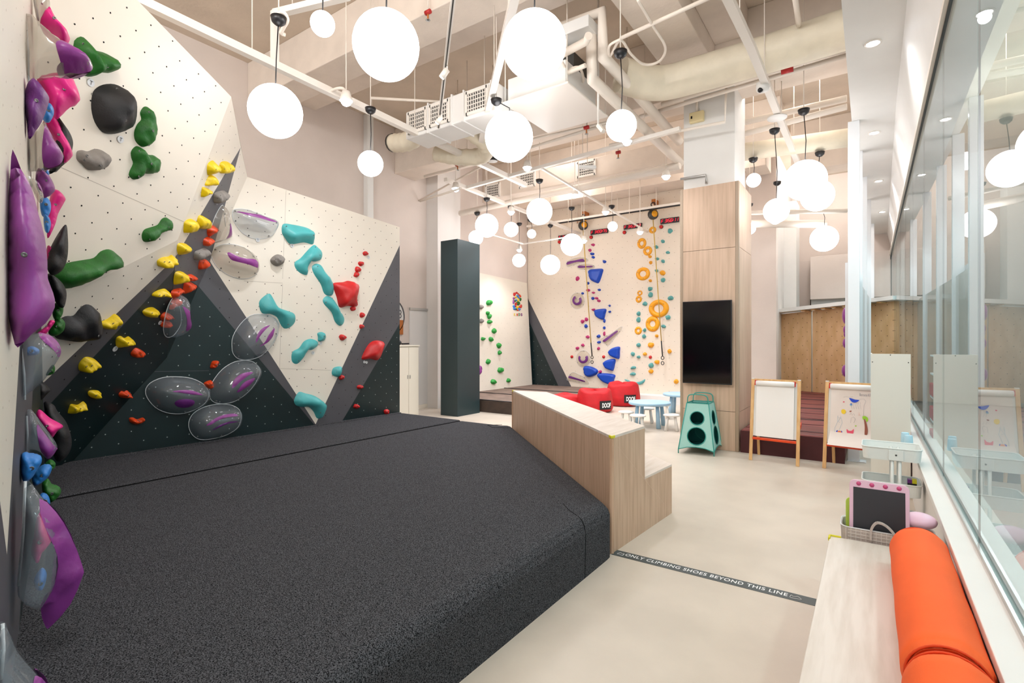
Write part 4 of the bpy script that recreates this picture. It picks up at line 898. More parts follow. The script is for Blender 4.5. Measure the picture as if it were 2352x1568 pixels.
for x, y, rx, ry, rh, lab in rings:
    c = SP.hit(1180 + x * .2806, 460 + y * .2806, .05); ex = SP.hit(1180 + (x + rx) * .2806, 460 + y * .2806, .05); R = (ex - c).length; Rv = abs(SP.hit(1180 + x * .2806, 460 + (y - ry) * .2806, .05).z - c.z)
    h = R * rh / rx; tr = (R - h) / 2; rm = (R + h) / 2; mb = MB()
    mb.lathe([(rm + tr * math.cos(a), tr * .9 * math.sin(a)) for a in [math.pi * i / 8 for i in range(9)]], (c.x, YB, c.z), (0, -1, 0), 32)
    for v in mb.v: v.z = c.z + (v.z - c.z) * Rv / R
    o = tag(mb.build('climbing_hold', 'amber'), lab + ' on the speed wall', 'climbing hold', 'amber ring holds on the speed wall')
    for k in range(3):
        a = .7 + k * 2.1; MB().lathe([(.012, 0), (.0005, .002)], (c.x + rm * math.cos(a), YB - tr * .9, c.z + rm * math.sin(a) * Rv / R), (0, -1, 0), 8).build('bolt', 'bolt', o)
for x, y, w in ((477, 1279, 'left'), (737, 1280, 'middle'), (1119, 1283, 'right')):
    tag(MB().lathe([(.045, 0), (.042, .03), (.02, .042), (.0005, .045)], SP.hit(1180 + x * .2806, 460 + y * .2806), (0, -1, 0), 16).build('push_button', 'red'), '%s round red button low on the speed wall' % w, 'button', 'low red buttons on the speed wall')
pw = [('clear oval hold with a wavy purple bone grip, upper left on the speed wall', [(425, 520), (440, 495), (500, 470), (560, 465), (605, 480), (600, 500), (540, 515), (480, 535), (440, 545)], [(430, 515), (450, 500), (500, 492), (560, 478), (578, 490), (570, 502), (520, 503), (470, 517), (440, 527)]),
      ('clear oval hold with a straight purple grip above the topmost blue wedge', [(515, 540), (545, 522), (600, 518), (650, 530), (662, 545), (640, 560), (580, 568), (530, 562)], [(525, 541), (545, 533), (590, 537), (640, 535), (643, 546), (600, 549), (550, 553), (528, 550)]),
      ('clear plate with a slanted purple bar on the speed wall', [(705, 1140), (790, 1090), (880, 1033), (870, 1070), (820, 1130), (770, 1187), (735, 1165)], [(728, 1148), (785, 1105), (840, 1066), (848, 1076), (795, 1120), (745, 1158)]),
      ('clear triangular plate with a purple bar beside the dark wedge', [(432, 1465), (475, 1408), (530, 1425), (580, 1450), (615, 1500), (560, 1492), (480, 1478)], [(450, 1452), (460, 1436), (520, 1455), (580, 1476), (575, 1486), (510, 1468)])]
for lab, L_, g_ in pw: bubble(lab, rs_(L_), SP, .07, [(rs_(g_), 'purple_deep', 'purple grip')], rimr=.004, bolts=3, m='dome_thin', group='clear plates on the speed wall')
def arc(cx, cy, ro, ri, a0, a1, n=9):
    o = [(cx + ro * math.cos(math.radians(a)), cy - ro * 1.05 * math.sin(math.radians(a))) for a in np.linspace(a0, a1, n)]
    return o + [(cx + ri * math.cos(math.radians(a)), cy - ri * 1.05 * math.sin(math.radians(a))) for a in np.linspace(a1, a0, n)]
for lab, cx_, cy_, a0, a1, R_ in (('clear oval hold with a purple C grip on the speed wall', 518, 818, 115, 400, 38), ('clear shield hold with a purple U grip, lower left on the speed wall', 568, 1292, 150, 390, 40)):
    bubble(lab, rs_([(cx_ + 60 * math.cos(a), cy_ + 4 + 68 * math.sin(a)) for a in np.linspace(0, 6.28, 13)[:-1]]), SP, .09, [(rs_(arc(cx_, cy_, R_, R_ * .52, a0, a1)), 'purple_deep', 'purple curved grip')], rimr=.004, bolts=3, m='dome_thin', group='clear plates on the speed wall')
# timers
SEG = {'0': 'abcdef', '3': 'abgcd', '5': 'afgcd', '6': 'afgcde', '7': 'abc', '1': 'bc', 'F': 'aefg', '8': 'abcdefg'}
def digit(mb, ch, P, u, v, w, h):
    t = w * .17
    S = {'a': (0, h, w, h), 'g': (0, h / 2, w, h / 2), 'd': (0, 0, w, 0), 'f': (0, h / 2, 0, h), 'e': (0, 0, 0, h / 2), 'b': (w, h / 2, w, h), 'c': (w, 0, w, h / 2)}
    for s in SEG.get(ch, ''):
        x0, y0, x1, y1 = S[s]; sl_ = .18; n = u.cross(v)
        p = P + u * (x0 + y0 * sl_) + v * y0; q_ = P + u * (x1 + y1 * sl_) + v * y1
        mb.bar(p, q_, t, .006, up=n)
def timer(lab, pts, text, num):
    p = [SP.hit(1180 + a * .2806, 460 + b * .2806, .06) for a, b in pts]; w = abs(p[1].x - p[0].x); zt_, zb_ = p[0].z, p[3].z
    x0 = p[0].x; zt_ = (p[0].z + p[1].z) / 2; zb_ = (p[2].z + p[3].z) / 2
    t = thing('timer_display', lab, 'timer', (x0 + w / 2, YB, zb_), 'lap timers on the speed wall')
    MB().box((x0, YB - .06, zb_), (x0 + w, YB, zt_)).build('case', 'black_plastic', t, bevel=.006)
    mb = MB(); H = zt_ - zb_; dh = H * .58; dw = H * .33; x = x0 + w * .05; step_ = w / 8.3
    for i, ch in enumerate(text):
        if ch == ':':
            for zz in (.38, .62): mb.box((x - step_ * .02, YB - .066, zb_ + H * zz - .008), (x + .016 - step_ * .02, YB - .06, zb_ + H * zz + .008))
            x += step_ * .28
        elif ch == ' ': x += step_ * .55
        else: digit(mb, ch, Vector((x, YB - .063, zb_ + H * .2)), Vector((1, 0, 0)), Vector((0, 0, 1)), dw, dh); x += step_ * 1.12
    mb.build('digits', 'led', t, label='glowing red digits'); return t
timer('leftmost digital timer, half hidden by a globe lamp', [(363, 290), (500, 270), (500, 305), (363, 323)], 'F 3:00:75', 1)
timer('digital timer reading F 3:00:75, second from the left', [(627, 246), (768, 226), (769, 262), (628, 283)], 'F 3:00:75', 2)
timer('digital timer reading F 3:53:13 in red digits', [(898, 204), (1045, 182), (1045, 218), (899, 240)], 'F 3:53:13', 3)
timer('digital timer reading F 3:56:1 beside the wood clad column', [(1199, 153), (1350, 131), (1350, 174), (1200, 195)], 'F 3:56:11', 4)
for x, y, w in ((636, 303, 'second'), (908, 263, 'third'), (1209, 218, 'right'), (377, 342, 'left')):
    t = thing('push_button', '%s red dome button under a timer' % w, 'button', SP.hit(1180 + x * .2806, 460 + y * .2806), 'red buttons under the timers'); c = ORG[t.name]
    MB().lathe([(.052, 0), (.052, .03), (.0005, .035)], c, (0, -1, 0), 16).build('base', 'black_plastic', t)
    MB().lathe([(.05, .03), (.042, .06), (.02, .075), (.0005, .08)], c, (0, -1, 0), 16).build('dome', 'red', t)
# auto belays, ropes, rail
for (x, y), (rx_, ry_), (hx, hy), w in (((568, 205), (632, 1165), (641, 1340), 'left'), ((1140, 115), (1208, 1150), (1218, 1350), 'right')):
    c = SP.hit(1180 + x * .2806, 460 + y * .2806, .3); e = SP.hit(1180 + rx_ * .2806, 460 + ry_ * .2806, .25); f_ = SP.hit(1180 + hx * .2806, 460 + hy * .2806, .25)
    t = thing('belay_device', '%s yellow and black auto belay hanging at the top of the speed wall' % w, 'belay device', c, 'auto belays')
    MB().lathe([(.0005, -.08), (.10, -.08), (.14, -.04), (.14, .04), (.10, .08), (.0005, .08)], c, (.75, -.66, 0), 24).build('housing', 'steel_dark', t)
    MB().lathe([(.0005, .0), (.075, .0), (.085, .01), (.085, .02), (.0005, .02)], c + Vector((.75, -.66, 0)).normalized() * .07, (.75, -.66, 0), 20).build('cover', 'amber', t)
    MB().tube([c + Vector((-.09, 0, .10)), c + Vector((-.06, 0, .2)), c + Vector((.05, 0, .22)), c + Vector((.09, 0, .11))], .025, 8).build('handle', 'amber', t)
    MB().lathe([(.055 + .014 * math.cos(a), .014 * math.sin(a)) for a in np.linspace(0, 5.5, 7)], c + Vector((0, 0, .27)), (0, 1, 0), 12, close=True).build('hook', 'black_plastic', t)
    MB().box(c + Vector((-.05, .02, .32)), (c.x + .05, YB, c.z + .42)).build('bracket', 'tan_sign', t)
    tr_ = thing('rope', '%s tan lanyard hanging down the speed wall to a black clip' % w, 'rope', e, 'belay lanyards')
    MB().tube([c - Vector((0, 0, .12)), e], .014, 6).build('lanyard', 'rope', tr_)
    MB().tube([e, f_ + Vector((0, 0, .25))], .018, 6).build('sleeve', 'black_plastic', tr_)
    for dz in (.2, .06): MB().lathe([(.045 + .011 * math.cos(a), .011 * math.sin(a)) for a in np.linspace(0, 5.5, 7)], f_ + Vector((0, 0, dz)), (.3, 1, 0), 12, close=True).build('carabiner', 'steel_dark', tr_)
ra = SP.hit(1180 + 290 * .2806, 460 + 208 * .2806, .5); rb = SP.hit(1180 + 1345 * .2806, 460 + 30 * .2806, .5); zr = (ra.z + rb.z) / 2
t = thing('light_rail', 'long white rail with a black track along the top of the speed wall', 'rail', (-6, YB - .5, zr))
MB().bar((ra.x - .8, YB - .5, zr + .045), (rb.x + .3, YB - .5, zr + .045), .07, .06).build('rail', 'white_metal', t)
MB().bar((ra.x, YB - .5, zr), (rb.x + .3, YB - .5, zr), .05, .035).build('track', 'black_plastic', t)
for k in range(6): MB().tube([(ra.x + k * 1.1, YB - .5, zr), (ra.x + k * 1.1, YB - .5, ZC - .8)], .01, 5).build('hanger', 'conduit', t)
# ---- route tags
def rtag(lab, px, py, PL, r=.03, ch='T'):
    c = PL.hit(px, py, .006); t = thing('route_tag', lab, 'tag', c, 'round route tags')
    MB().lathe([(r, 0), (r, .004), (.0005, .004)], c - PL.n * .003, PL.n, 18, sm=False).build('disc', 'rim', t)
    if ch: text_mesh(ch, 't', 'black', c - PL.u * r * .4 - PL.v * r * .5, PL.u, PL.v, r * .8, r, t, .004)
for lab, x, y, PL, r in (('round grey tag marked T under the top green hold', 209, 190, P1, .03), ('round grey tag marked T under the big black hold', 277, 320, P1, .03), ('small round tag under the topmost teal hold', 671, 564, A, .028), ('small round tag under the half-moon clear hold', 592, 551, A, .028), ('round tag beside the topmost small red hold', 847, 591, A, .025), ('round tag under the small curled teal hold', 737, 788, A, .025), ('round tag at the end of the bone-shaped teal hold', 719, 810, A, .025), ('left of two round tags under the slanted red hold', 837, 831, A, .022), ('right of two round tags under the slanted red hold', 842, 832, A, .022), ('round tag under the yellow crescent hold', 265, 801, PB, .03), ('round tag left of the stacked orange holds', 368, 741, PB, .025)):
    rtag(lab, x, y, PL, r)
# ---- near wall B: holds seen in profile
def prof(label, pts, Y, T, m, D0=0, grips=(), rim=None, group='holds on the near left wall', bolts=()):
    pxb = 180 - 337.7 / Y; Y = 237 / (150 - min(pxb, 120)); zc_ = CZ + (HOR - sum(p[1] for p in pts) / len(pts)) / FPX * min(Y, 3.4)
    a = (wb(0, zc_) - P1.P).dot(P1.n); b = (wb(1, zc_) - P1.P).dot(P1.n) - a; a2 = (wb(0, zc_) - PB.P).dot(PB.n); b2_ = (wb(1, zc_) - PB.P).dot(PB.n) - a2
    Y = min(Y, -a / b - T - .04, -a2 / b2_ - T - .04)
    base = wb(Y, 1.6); PL = Plane(base, -wdir if (-wdir).dot(CAM - base) > 0 else wdir)
    L = smooth_loop([tuple(PL.px2(x, y)) for x, y in pts], 40); c = L.mean(0); NH[0] += 1
    if not grips and not rim:
        mb = MB(); vs, h = both(mb, PL, L, T, res=12, seed=NH[0], lump=.1, flat=1.0); o = mb.build('climbing_hold', m, origin=PL.to3(c)); tag(o, label, 'climbing hold', group)
        if m != 'black':
            i = int(((vs - c) ** 2).sum(1).argmin()); MB().lathe([(.009, -.003), (.009, .002), (.005, .002), (.0005, -.001)], PL.to3(vs[i], float(h[i])), PL.n, 8).build('bolt', 'bolt', o)
        return o
    t = thing('climbing_hold', label, 'climbing hold', PL.to3(c), group); mb = MB()
    vs, h = both(mb, PL, L, T, res=13, lump=0); mb.build('shell', m, t)
    for gp_, gm in grips:
        q_ = smooth_loop([tuple(PL.px2(x, y)) for x, y in gp_], 30); gv, gf = field(q_, 8); dd = dist(gv, q_); R = max(dd.max(), 1e-4)
        d2 = ((gv[:, None, :] - vs[None]) ** 2).sum(2); idx = np.argsort(d2, 1)[:, :3]; w = 1 / (np.take_along_axis(d2, idx, 1) + 1e-6); w /= w.sum(1)[:, None]
        z = (h[idx] * w).sum(1) * 1.04 + .014 * np.clip(dd / R * 4, .1, 1)
        mb = MB(); mb.add([PL.to3(v, float(a)) for v, a in zip(gv, z)], gf, 0, True); mb.add([PL.to3(v, -float(a)) for v, a in zip(gv, z)], [f[::-1] for f in gf], 0, True)
        e = [i for i in range(len(gv)) if dd[i] < 1e-6]; mb.build('grip', gm, t, label='purple grip')
    if rim:
        a, b = [PL.hit(x, y) for x, y in rim]; MB().tube([a, (a + b) / 2 + wn * .004, b], .005, 6).build('rim', 'rim', t, label='pale rim against the wall')
    return t
prof('black hold furthest back behind the pink ones, upper', rz([(505, 1075), (600, 1150), (655, 1260), (650, 1350), (620, 1440), (445, 1568), (480, 1400)]), 4.3, .14, 'black')
prof('black hold at mid-height, upper of two touching', [(149, 516), (156, 545), (155, 590), (143, 620), (120, 632), (108, 612), (116, 568)], 4.3, .14, 'black')
prof('black hold at mid-height, lower of two touching', r2([(285, 345), (330, 352), (380, 400), (400, 460), (380, 540), (330, 500)]), 4.2, .13, 'black')
prof('clear cut-off bubble at the very top of the near wall', rz([(300, -60), (420, -60), (450, 60), (400, 140), (355, 190), (330, 180)]), 3.2, .15, 'dome_dull', rim=(( 78, 0), (88, 47)))
prof('topmost pink wedge, touching the top frame area', rz([(370, 185), (450, 88), (500, 180), (565, 265), (632, 345), (580, 405), (500, 360), (370, 250)]), 3.93, .14, 'pink')
prof('large flared pink wedge behind the clear cone', rz([(340, 715), (480, 685), (620, 670), (690, 780), (720, 880), (710, 915), (640, 960), (570, 1015), (510, 1075), (450, 1000), (400, 870)]), 3.6, .16, 'pink')
prof('long curved pink band below the flared pink wedge', rz([(385, 1100), (470, 1050), (540, 1130), (600, 1240), (652, 1370), (640, 1420), (560, 1470), (540, 1380), (470, 1240)]), 3.7, .14, 'pink')
prof('light blue hold under the upper dark purple one', rz([(400, 960), (440, 935), (480, 970), (484, 1030), (450, 1090), (400, 1090), (380, 1050)]), 3.05, .06, 'sky')
prof('big clear cone with a purple tip pointing right, top of the near wall', rz([(225, 150), (300, 170), (400, 270), (560, 400), (700, 480), (820, 570), (830, 620), (750, 660), (500, 680), (330, 710), (260, 750), (235, 600), (222, 300)]), 2.86, .16, 'dome_dull', grips=[(rz([(505, 515), (560, 455), (600, 445), (700, 480), (790, 530), (832, 590), (820, 640), (750, 662), (580, 670)]), 'purple')], rim=((59, 40), (66, 190)))
prof('dark purple faceted hold right under the clear cone', rz([(218, 850), (290, 735), (360, 770), (430, 850), (440, 920), (380, 1090), (320, 1180), (260, 1250), (240, 1100)]), 2.77, .12, 'purple_deep')
prof('clear hold with a broad purple tip at upper mid-height', rz([(245, 1270), (330, 1180), (400, 1100), (480, 1250), (560, 1370), (560, 1440), (420, 1520), (280, 1540), (255, 1500)]), 2.95, .12, 'dome_dull', grips=[(rz([(405, 1200), (425, 1165), (480, 1250), (560, 1370), (568, 1430), (530, 1490), (405, 1515), (385, 1400)]), 'purple')], rim=((64, 318), (66, 392)))
prof('purple pointed hold above a cluster of light blue ones', r1([(225, 1015), (290, 1050), (325, 1110), (325, 1150), (260, 1185), (215, 1110)]), 3.1, .1, 'purple')
prof('small light blue hold behind the purple pointed one', r1([(245, 1018), (280, 1012), (296, 1040), (285, 1056), (255, 1045)]), 3.3, .05, 'sky')
prof('pink wedge behind the light blue cluster at mid-height', r1([(310, 1140), (360, 1150), (393, 1190), (385, 1215), (350, 1280), (330, 1350), (285, 1430), (285, 1300), (300, 1180)]), 3.9, .12, 'pink')
prof('upper light blue hold beside the huge purple slab', r1([(240, 1200), (275, 1182), (302, 1210), (305, 1260), (285, 1300), (250, 1290)]), 3.25, .06, 'sky')
prof('lower light blue hold beside the huge purple slab', r1([(262, 1295), (292, 1300), (306, 1345), (290, 1395), (268, 1380)]), 3.2, .06, 'sky')
prof('clear bubble edge above the huge purple slab', r1([(175, 1085), (215, 1085), (250, 1140), (262, 1190), (235, 1215), (200, 1150)]), 2.75, .07, 'dome_dull', grips=[(r1([(225, 1090), (250, 1130), (255, 1160), (235, 1140)]), 'purple')], rim=((67, 405), (72, 430)))
prof('small pink spike right of the huge purple slab', r2([(285, 168), (320, 185), (340, 212), (315, 245), (288, 300), (278, 240)]), 3.8, .1, 'pink')
prof('huge purple slab, tallest hold on the near left wall', [(29, 343), (48, 388), (72, 430), (88, 490), (103, 545), (109, 600), (110, 640), (122, 672), (126, 705), (105, 742), (75, 765), (41, 798), (30, 775), (21, 735), (18, 670), (18, 560), (20, 450), (24, 390)], 2.11, .16, 'purple')
prof('upper green hold below the black pair', r2([(325, 520), (355, 505), (380, 540), (370, 590), (335, 615), (315, 580)]), 4.05, .09, 'green')
prof('lower green hold below the black pair', r2([(290, 690), (320, 620), (360, 600), (390, 630), (380, 680), (330, 710)]), 3.95, .09, 'green')
prof('small pink hold under the huge purple slab', r2([(225, 692), (275, 650), (300, 615), (330, 622), (305, 660), (265, 705)]), 3.5, .08, 'pink')
prof('clear bubble with a purple upper rim under the huge purple slab', r2([(128, 780), (200, 700), (280, 700), (350, 760), (365, 810), (330, 880), (250, 990), (160, 1060), (150, 1095), (135, 1040)]), 2.62, .15, 'dome', grips=[(r2([(230, 690), (300, 705), (350, 750), (367, 800), (352, 835), (325, 790), (270, 745)]), 'purple')], rim=((49, 800), (57, 918)))
prof('small light blue hold seen through the clear bubble', r2([(150, 790), (190, 770), (235, 790), (225, 820), (160, 825)]), 2.9, .04, 'sky')
prof('small dark green hold behind the clear bubble', r2([(275, 940), (310, 885), (330, 895), (325, 930), (295, 945)]), 4.1, .07, 'green')
prof('black hold near the white upright in the corner', r2([(225, 985), (260, 985), (300, 1030), (290, 1050), (232, 1098)]), 4.0, .1, 'black')
prof('big black cup-shaped hold in the low corner', r2([(262, 1110), (320, 1120), (345, 1160), (400, 1230), (430, 1330), (420, 1400), (380, 1450), (340, 1460), (315, 1400), (290, 1250)]), 4.0, .16, 'black')
prof('pink pyramid hold pointing right in front of the black cup', r2([(238, 1150), (300, 1200), (378, 1247), (345, 1280), (300, 1327), (260, 1260), (218, 1190)]), 3.3, .12, 'pink')
prof('clear hold with a purple wedge above the light blue pair', r2([(155, 1190), (185, 1150), (250, 1230), (330, 1340), (340, 1390), (290, 1445), (230, 1400), (180, 1390), (155, 1400)]), 2.8, .1, 'dome', grips=[(r2([(225, 1235), (260, 1270), (335, 1370), (340, 1392), (290, 1447), (250, 1390)]), 'purple')], rim=((61, 955), (60, 1042)))
prof('small green hold between mat and light blue pair, upper', r3([(262, 290), (293, 267), (322, 285), (320, 312), (300, 327), (270, 315)]), 3.6, .08, 'green')
prof('green hold with a deep pocket beside the mat, lower', r3([(246, 400), (280, 380), (305, 412), (345, 425), (356, 455), (335, 488), (290, 512), (250, 460)]), 3.25, .1, 'green')
prof('bigger light blue hold of a pair low on the near wall', r3([(125, 238), (180, 232), (235, 245), (243, 280), (215, 330), (180, 378), (130, 385)]), 2.56, .1, 'sky')
prof('smaller light blue hold of a pair low on the near wall', r3([(190, 350), (250, 298), (295, 300), (300, 330), (270, 380), (200, 418)]), 3.0, .09, 'sky')
prof('pale blue round hold at the top of the largest clear bubble', r3([(230, 478), (255, 465), (285, 485), (290, 530), (255, 520)]), 2.9, .06, 'sky')
prof('pink hold seen through the largest clear bubble', r3([(215, 600), (250, 575), (290, 660), (300, 740), (250, 800), (220, 870), (180, 810), (195, 720)]), 2.75, .1, 'pink')
prof('pink hold showing right of the purple band', r3([(290, 545), (330, 570), (352, 610), (345, 650), (305, 620)]), 3.1, .08, 'pink')
prof('light blue hold seen through the largest clear bubble', r3([(200, 960), (240, 905), (272, 930), (255, 1010), (210, 1012)]), 2.6, .06, 'sky')
prof('largest clear bubble with a long purple band, low on the near wall', r3([(150, 390), (230, 470), (300, 570), (345, 700), (345, 850), (320, 1000), (240, 1120), (160, 1090), (105, 1060), (110, 900), (130, 650)]), 2.25, .14, 'dome', grips=[(r3([(230, 485), (330, 570), (410, 700), (482, 890), (480, 950), (410, 1110), (300, 1235), (265, 1240), (235, 1120), (300, 1030), (340, 870), (320, 740), (270, 620)]), 'purple')], rim=((58, 1105), (42, 1345)))
prof('clear bubble with a purple edge cut off at the bottom left corner', r3([(0, 1225), (30, 1225), (70, 1320), (100, 1385), (150, 1450), (240, 1560), (270, 1700), (100, 1760), (-40, 1700), (-60, 1400)]), 1.86, .12, 'dome', grips=[(r3([(205, 1510), (262, 1545), (300, 1640), (240, 1700), (200, 1600)]), 'purple')], rim=((6, 1432), (2, 1560)))
# ================================================================ GLOBE LAMPS
def hang_top(x, y):
    if -2.66 < x < -1.97 and 5.4 < y < 8.3: return 5.9
    for a, b, z in ((4.85, 5.4, 5.9), (8.3, 8.95, 5.55), (11.6, 12.2, 5.6)):
        if a < y < b: return z
    return ZC
def globe(lab, px, py, wpx, can, D, zc=None):
    """(px,py) centre in the photograph, can = canopy pixel"""
    if can:
        c = at_z(can[0], can[1], 4.8); Yd = -c.x * SA + c.y * CA; g = dep(px, py, Yd); g.x, g.y = c.x + (g.x - c.x) * .5, c.y + (g.y - c.y) * .5
        g = dep(px, py, Yd)
    else: g = at_z(px, py, zc); c = Vector((g.x, g.y, min(ZC - .3, zc + 1.1))); Yd = -g.x * SA + g.y * CA
    r = wpx / 2 / FPX * Yd
    t = thing('globe_pendant', lab, 'pendant lamp', g, 'white globe pendants')
    MB().sphere(g, r, 40, 22).build('globe', 'globe', t, label='glowing white globe')
    zt_ = c.z
    MB().tube([g + Vector((0, 0, r - .01)), g + Vector((.012, 0, r + (zt_ - g.z - r) * .4)), Vector((c.x, c.y, zt_))], .006, 6).build('cord', 'black_plastic', t)
    MB().lathe([(.0005, -.06), (.035, -.052), (.065, -.025), (.075, .02), (.0005, .025)], c, n=20).build('canopy', 'black_plastic', t)
    zc_ = hang_top(c.x, c.y)
    if zc_ - .02 > zt_: MB().tube([c + Vector((0, 0, .02)), Vector((c.x, c.y, zc_))], .006, 6).build('hanger', 'conduit', t)
    return t
GL = [('largest globe lamp, left of the two biggest at the top', 887, 105, 150, None, 0, 3.95), ('second largest globe lamp, right of the two biggest at the top', 1227, 104, 146, None, 0, 4.0),
      ('stretched globe lamp hanging by the left wall, above the flat climbing wall', 633, 256, 117, (640, 45), 0), ('small globe lamp at the top left beside a ceiling bar', 741, 55, 54, None, 0, 4.75),
      ('small globe lamp before the pipe box on the left wall', 851, 376, 57, (851, 252), 0), ('medium globe lamp in the middle of the ceiling', 1169, 315, 110, (1140, 232), 0),
      ('globe lamp right of the flat air conditioning panel', 1427, 289, 69, (1425, 122), 0), ('globe lamp above the dark green column, front one of two', 1118, 518, 53, (1118, 457), 0),
      ('globe lamp overlapped by another above the dark green column', 1093, 546, 33, (1096, 490), 0), ('globe lamp, biggest of the far middle ones', 1239, 486, 59, (1239, 415), 0),
      ('small globe lamp between two big ones in the far middle', 1174, 527, 33, (1173, 476), 0), ('tiny globe lamp in the far middle', 1221, 537, 20, (1218, 505), 0),
      ('globe lamp covering the leftmost timer', 1313, 562, 50, (1313, 478), 0), ('lowest globe lamp before the speed wall', 1264, 608, 45, (1264, 518), 0),
      ('small globe lamp hanging low over the kids climbing wall', 1192, 598, 30, (1193, 514), 0), ('small globe lamp between the two middle timers', 1407, 520, 22, (1405, 474), 0),
      ('large globe lamp right of the wood column, upper of an overlapping pair', 1849, 414, 90, (1846, 255), 0), ('globe lamp right of the wood column, lower of an overlapping pair', 1877, 449, 70, (1883, 352), 0),
      ('globe lamp right of the wood column with a tiny one below', 1783, 484, 55, (1779, 300), 0), ('tiny globe lamp showing below another right of the wood column', 1781, 503, 24, (1785, 420), 0),
      ('lowest globe lamp on the right, before the far beige wall', 1893, 548, 58, (1886, 470), 0), ('small globe lamp just right of the wood clad column top', 1731, 414, 31, (1730, 366), 0),
      ('globe lamp mostly hidden by the right edge of the wood column', 1722, 525, 26, (1722, 470), 0)]
for g_ in GL:
    if len(g_) == 7: globe(*g_[:4], None, 0, g_[6])
    else: globe(*g_[:5], 0)
# ================================================================ CEILING SERVICES
def cable(label, pts, w, h, m='white_metal', name='track_bar', cat='ceiling bar', hang=0, zt_=None, group='suspended white bars'):
    t = thing(name, label, cat, Vector(pts[0]), group); mb = MB()
    for a, b in zip(pts, pts[1:]): mb.bar(a, b, w, h)
    mb.build('bar', m, t)
    for k in range(hang):
        p = Vector(pts[0]) + (Vector(pts[-1]) - Vector(pts[0])) * ((k + .5) / hang)
        MB().tube([p, Vector((p.x, p.y, hang_top(p.x, p.y)))], .006, 5).build('hanger', 'conduit', t)
    return t
b1a = at_z(318, 0, 4.9); b1b = at_z(1207, 425, 4.9); b1a = b1b + (b1a - b1b) * 1.12
cable('long white bar running from the upper left towards the middle', [b1a, b1b], .085, .085, hang=6)
p = at_x(631, 165, -5.78); cable('short white drop bar and its horizontal arm near the top left', [Vector((p.x, p.y, 4.93)), Vector((p.x, p.y, 5.55))], .07, .07)
cable('white bar crossing the top left of the ceiling', [Vector((p.x, p.y, 5.52)), at_z(800, -10, 5.52)], .08, .07, hang=2)
cable('white bar slanting steeply past the upper middle globe lamps', [at_z(1190, -40, 4.9), at_z(1104, 325, 4.9)], .085, .07, hang=3)
b4 = cable('white bar slanting down to the big right hand globe lamps', [at_z(1660, -30, 4.9), at_z(1725, 107, 4.9), at_z(1790, 269, 4.9), at_z(1835, 380, 4.9)], .085, .07, hang=4)
cable('white bar crossing left to right under the air conditioning panel', [at_z(1069, 432, 4.9), at_z(1562, 296, 4.9)], .07, .06, hang=4)
cable('white bar reaching from the dark green column to the leftmost timer', [at_z(1023, 412, 4.9), at_z(1342, 541, 4.9)], .08, .07, hang=3)
cable('thin white bar slanting to the third timer', [at_z(1245, 387, 4.7), at_z(1488, 533, 4.7)], .035, .035, hang=2)
cable('thin white angle bar before the kids climbing wall', [at_z(1130, 540, 4.2), at_z(1202, 560, 4.2), at_z(1300, 545, 4.2)], .03, .03, hang=0)
def P_(label, pts, r, m='conduit', **k): return pipe(label, pts, r, m, group='ceiling pipes', **k)
P_('thick white pipe crossing the far hall at the height of the column top', [at_z(1057, 490, 4.9), at_z(1562, 380, 4.9)], .07)
P_('thin white pipe with a bend over the left duct', [at_z(853, 262, 5.4), at_z(853, 225, 5.4), at_z(1109, 239, 5.4)], .022)
P_('thin pipe below the air conditioning panel, upper', [at_z(960, 462, 5.1), at_z(1220, 320, 5.1), at_z(1420, 275, 5.1)], .02)
P_('thin pipe below the air conditioning panel, lower', [at_z(975, 405, 5.1), at_z(1200, 345, 5.1), at_z(1400, 283, 5.1)], .025)
P_('thin pipe in front of the white column top, bending up', [at_y(1400, 333, 8.0), at_y(1665, 280, 8.0), at_y(1668, 200, 8.0)], .022)
P_('thin pipe along the left wall before the corner', [at_z(965, 462, 4.6), at_z(1060, 432, 4.6)], .02)
P_('thin white pipe running to the top edge, right of the air conditioning', [at_z(1425, 88, 5.3), at_z(1640, -10, 5.3)], .022)
P_('short vertical white pipe at the upper right', [at_z(1824, -20, 5.5), at_z(1835, 58, 5.5)], .03)
# cabling loops
lp = [at_z(x, y, 5.3) for x, y in ((1425, 90), (1400, 105), (1402, 128), (1425, 92), (1450, 125), (1480, 148), (1515, 140), (1528, 108), (1500, 60), (1465, 0))]
def spline(P, n=6):
    out = []
    for i in range(len(P) - 1):
        a, b, c, d = P[max(i - 1, 0)], P[i], P[i + 1], P[min(i + 2, len(P) - 1)]
        for j in range(n):
            t = j / n; out.append(.5 * ((2 * b) + (c - a) * t + (2 * a - 5 * b + 4 * c - d) * t * t + (-a + 3 * b - 3 * c + d) * t ** 3))
    return out + [P[-1]]
P_('looping white flexible conduit right of the air conditioning unit', spline(lp), .016)
P_('curled white conduit above the stretched globe lamp', spline([at_z(x, y, 4.85) for x, y in ((637, 35), (650, 28), (660, 45), (652, 62), (646, 75), (655, 80))]), .02)
P_('curled white conduit by the first bright spotlight', spline([at_z(x, y, 4.9) for x, y in ((758, 210), (775, 203), (790, 205), (795, 225))]), .018)
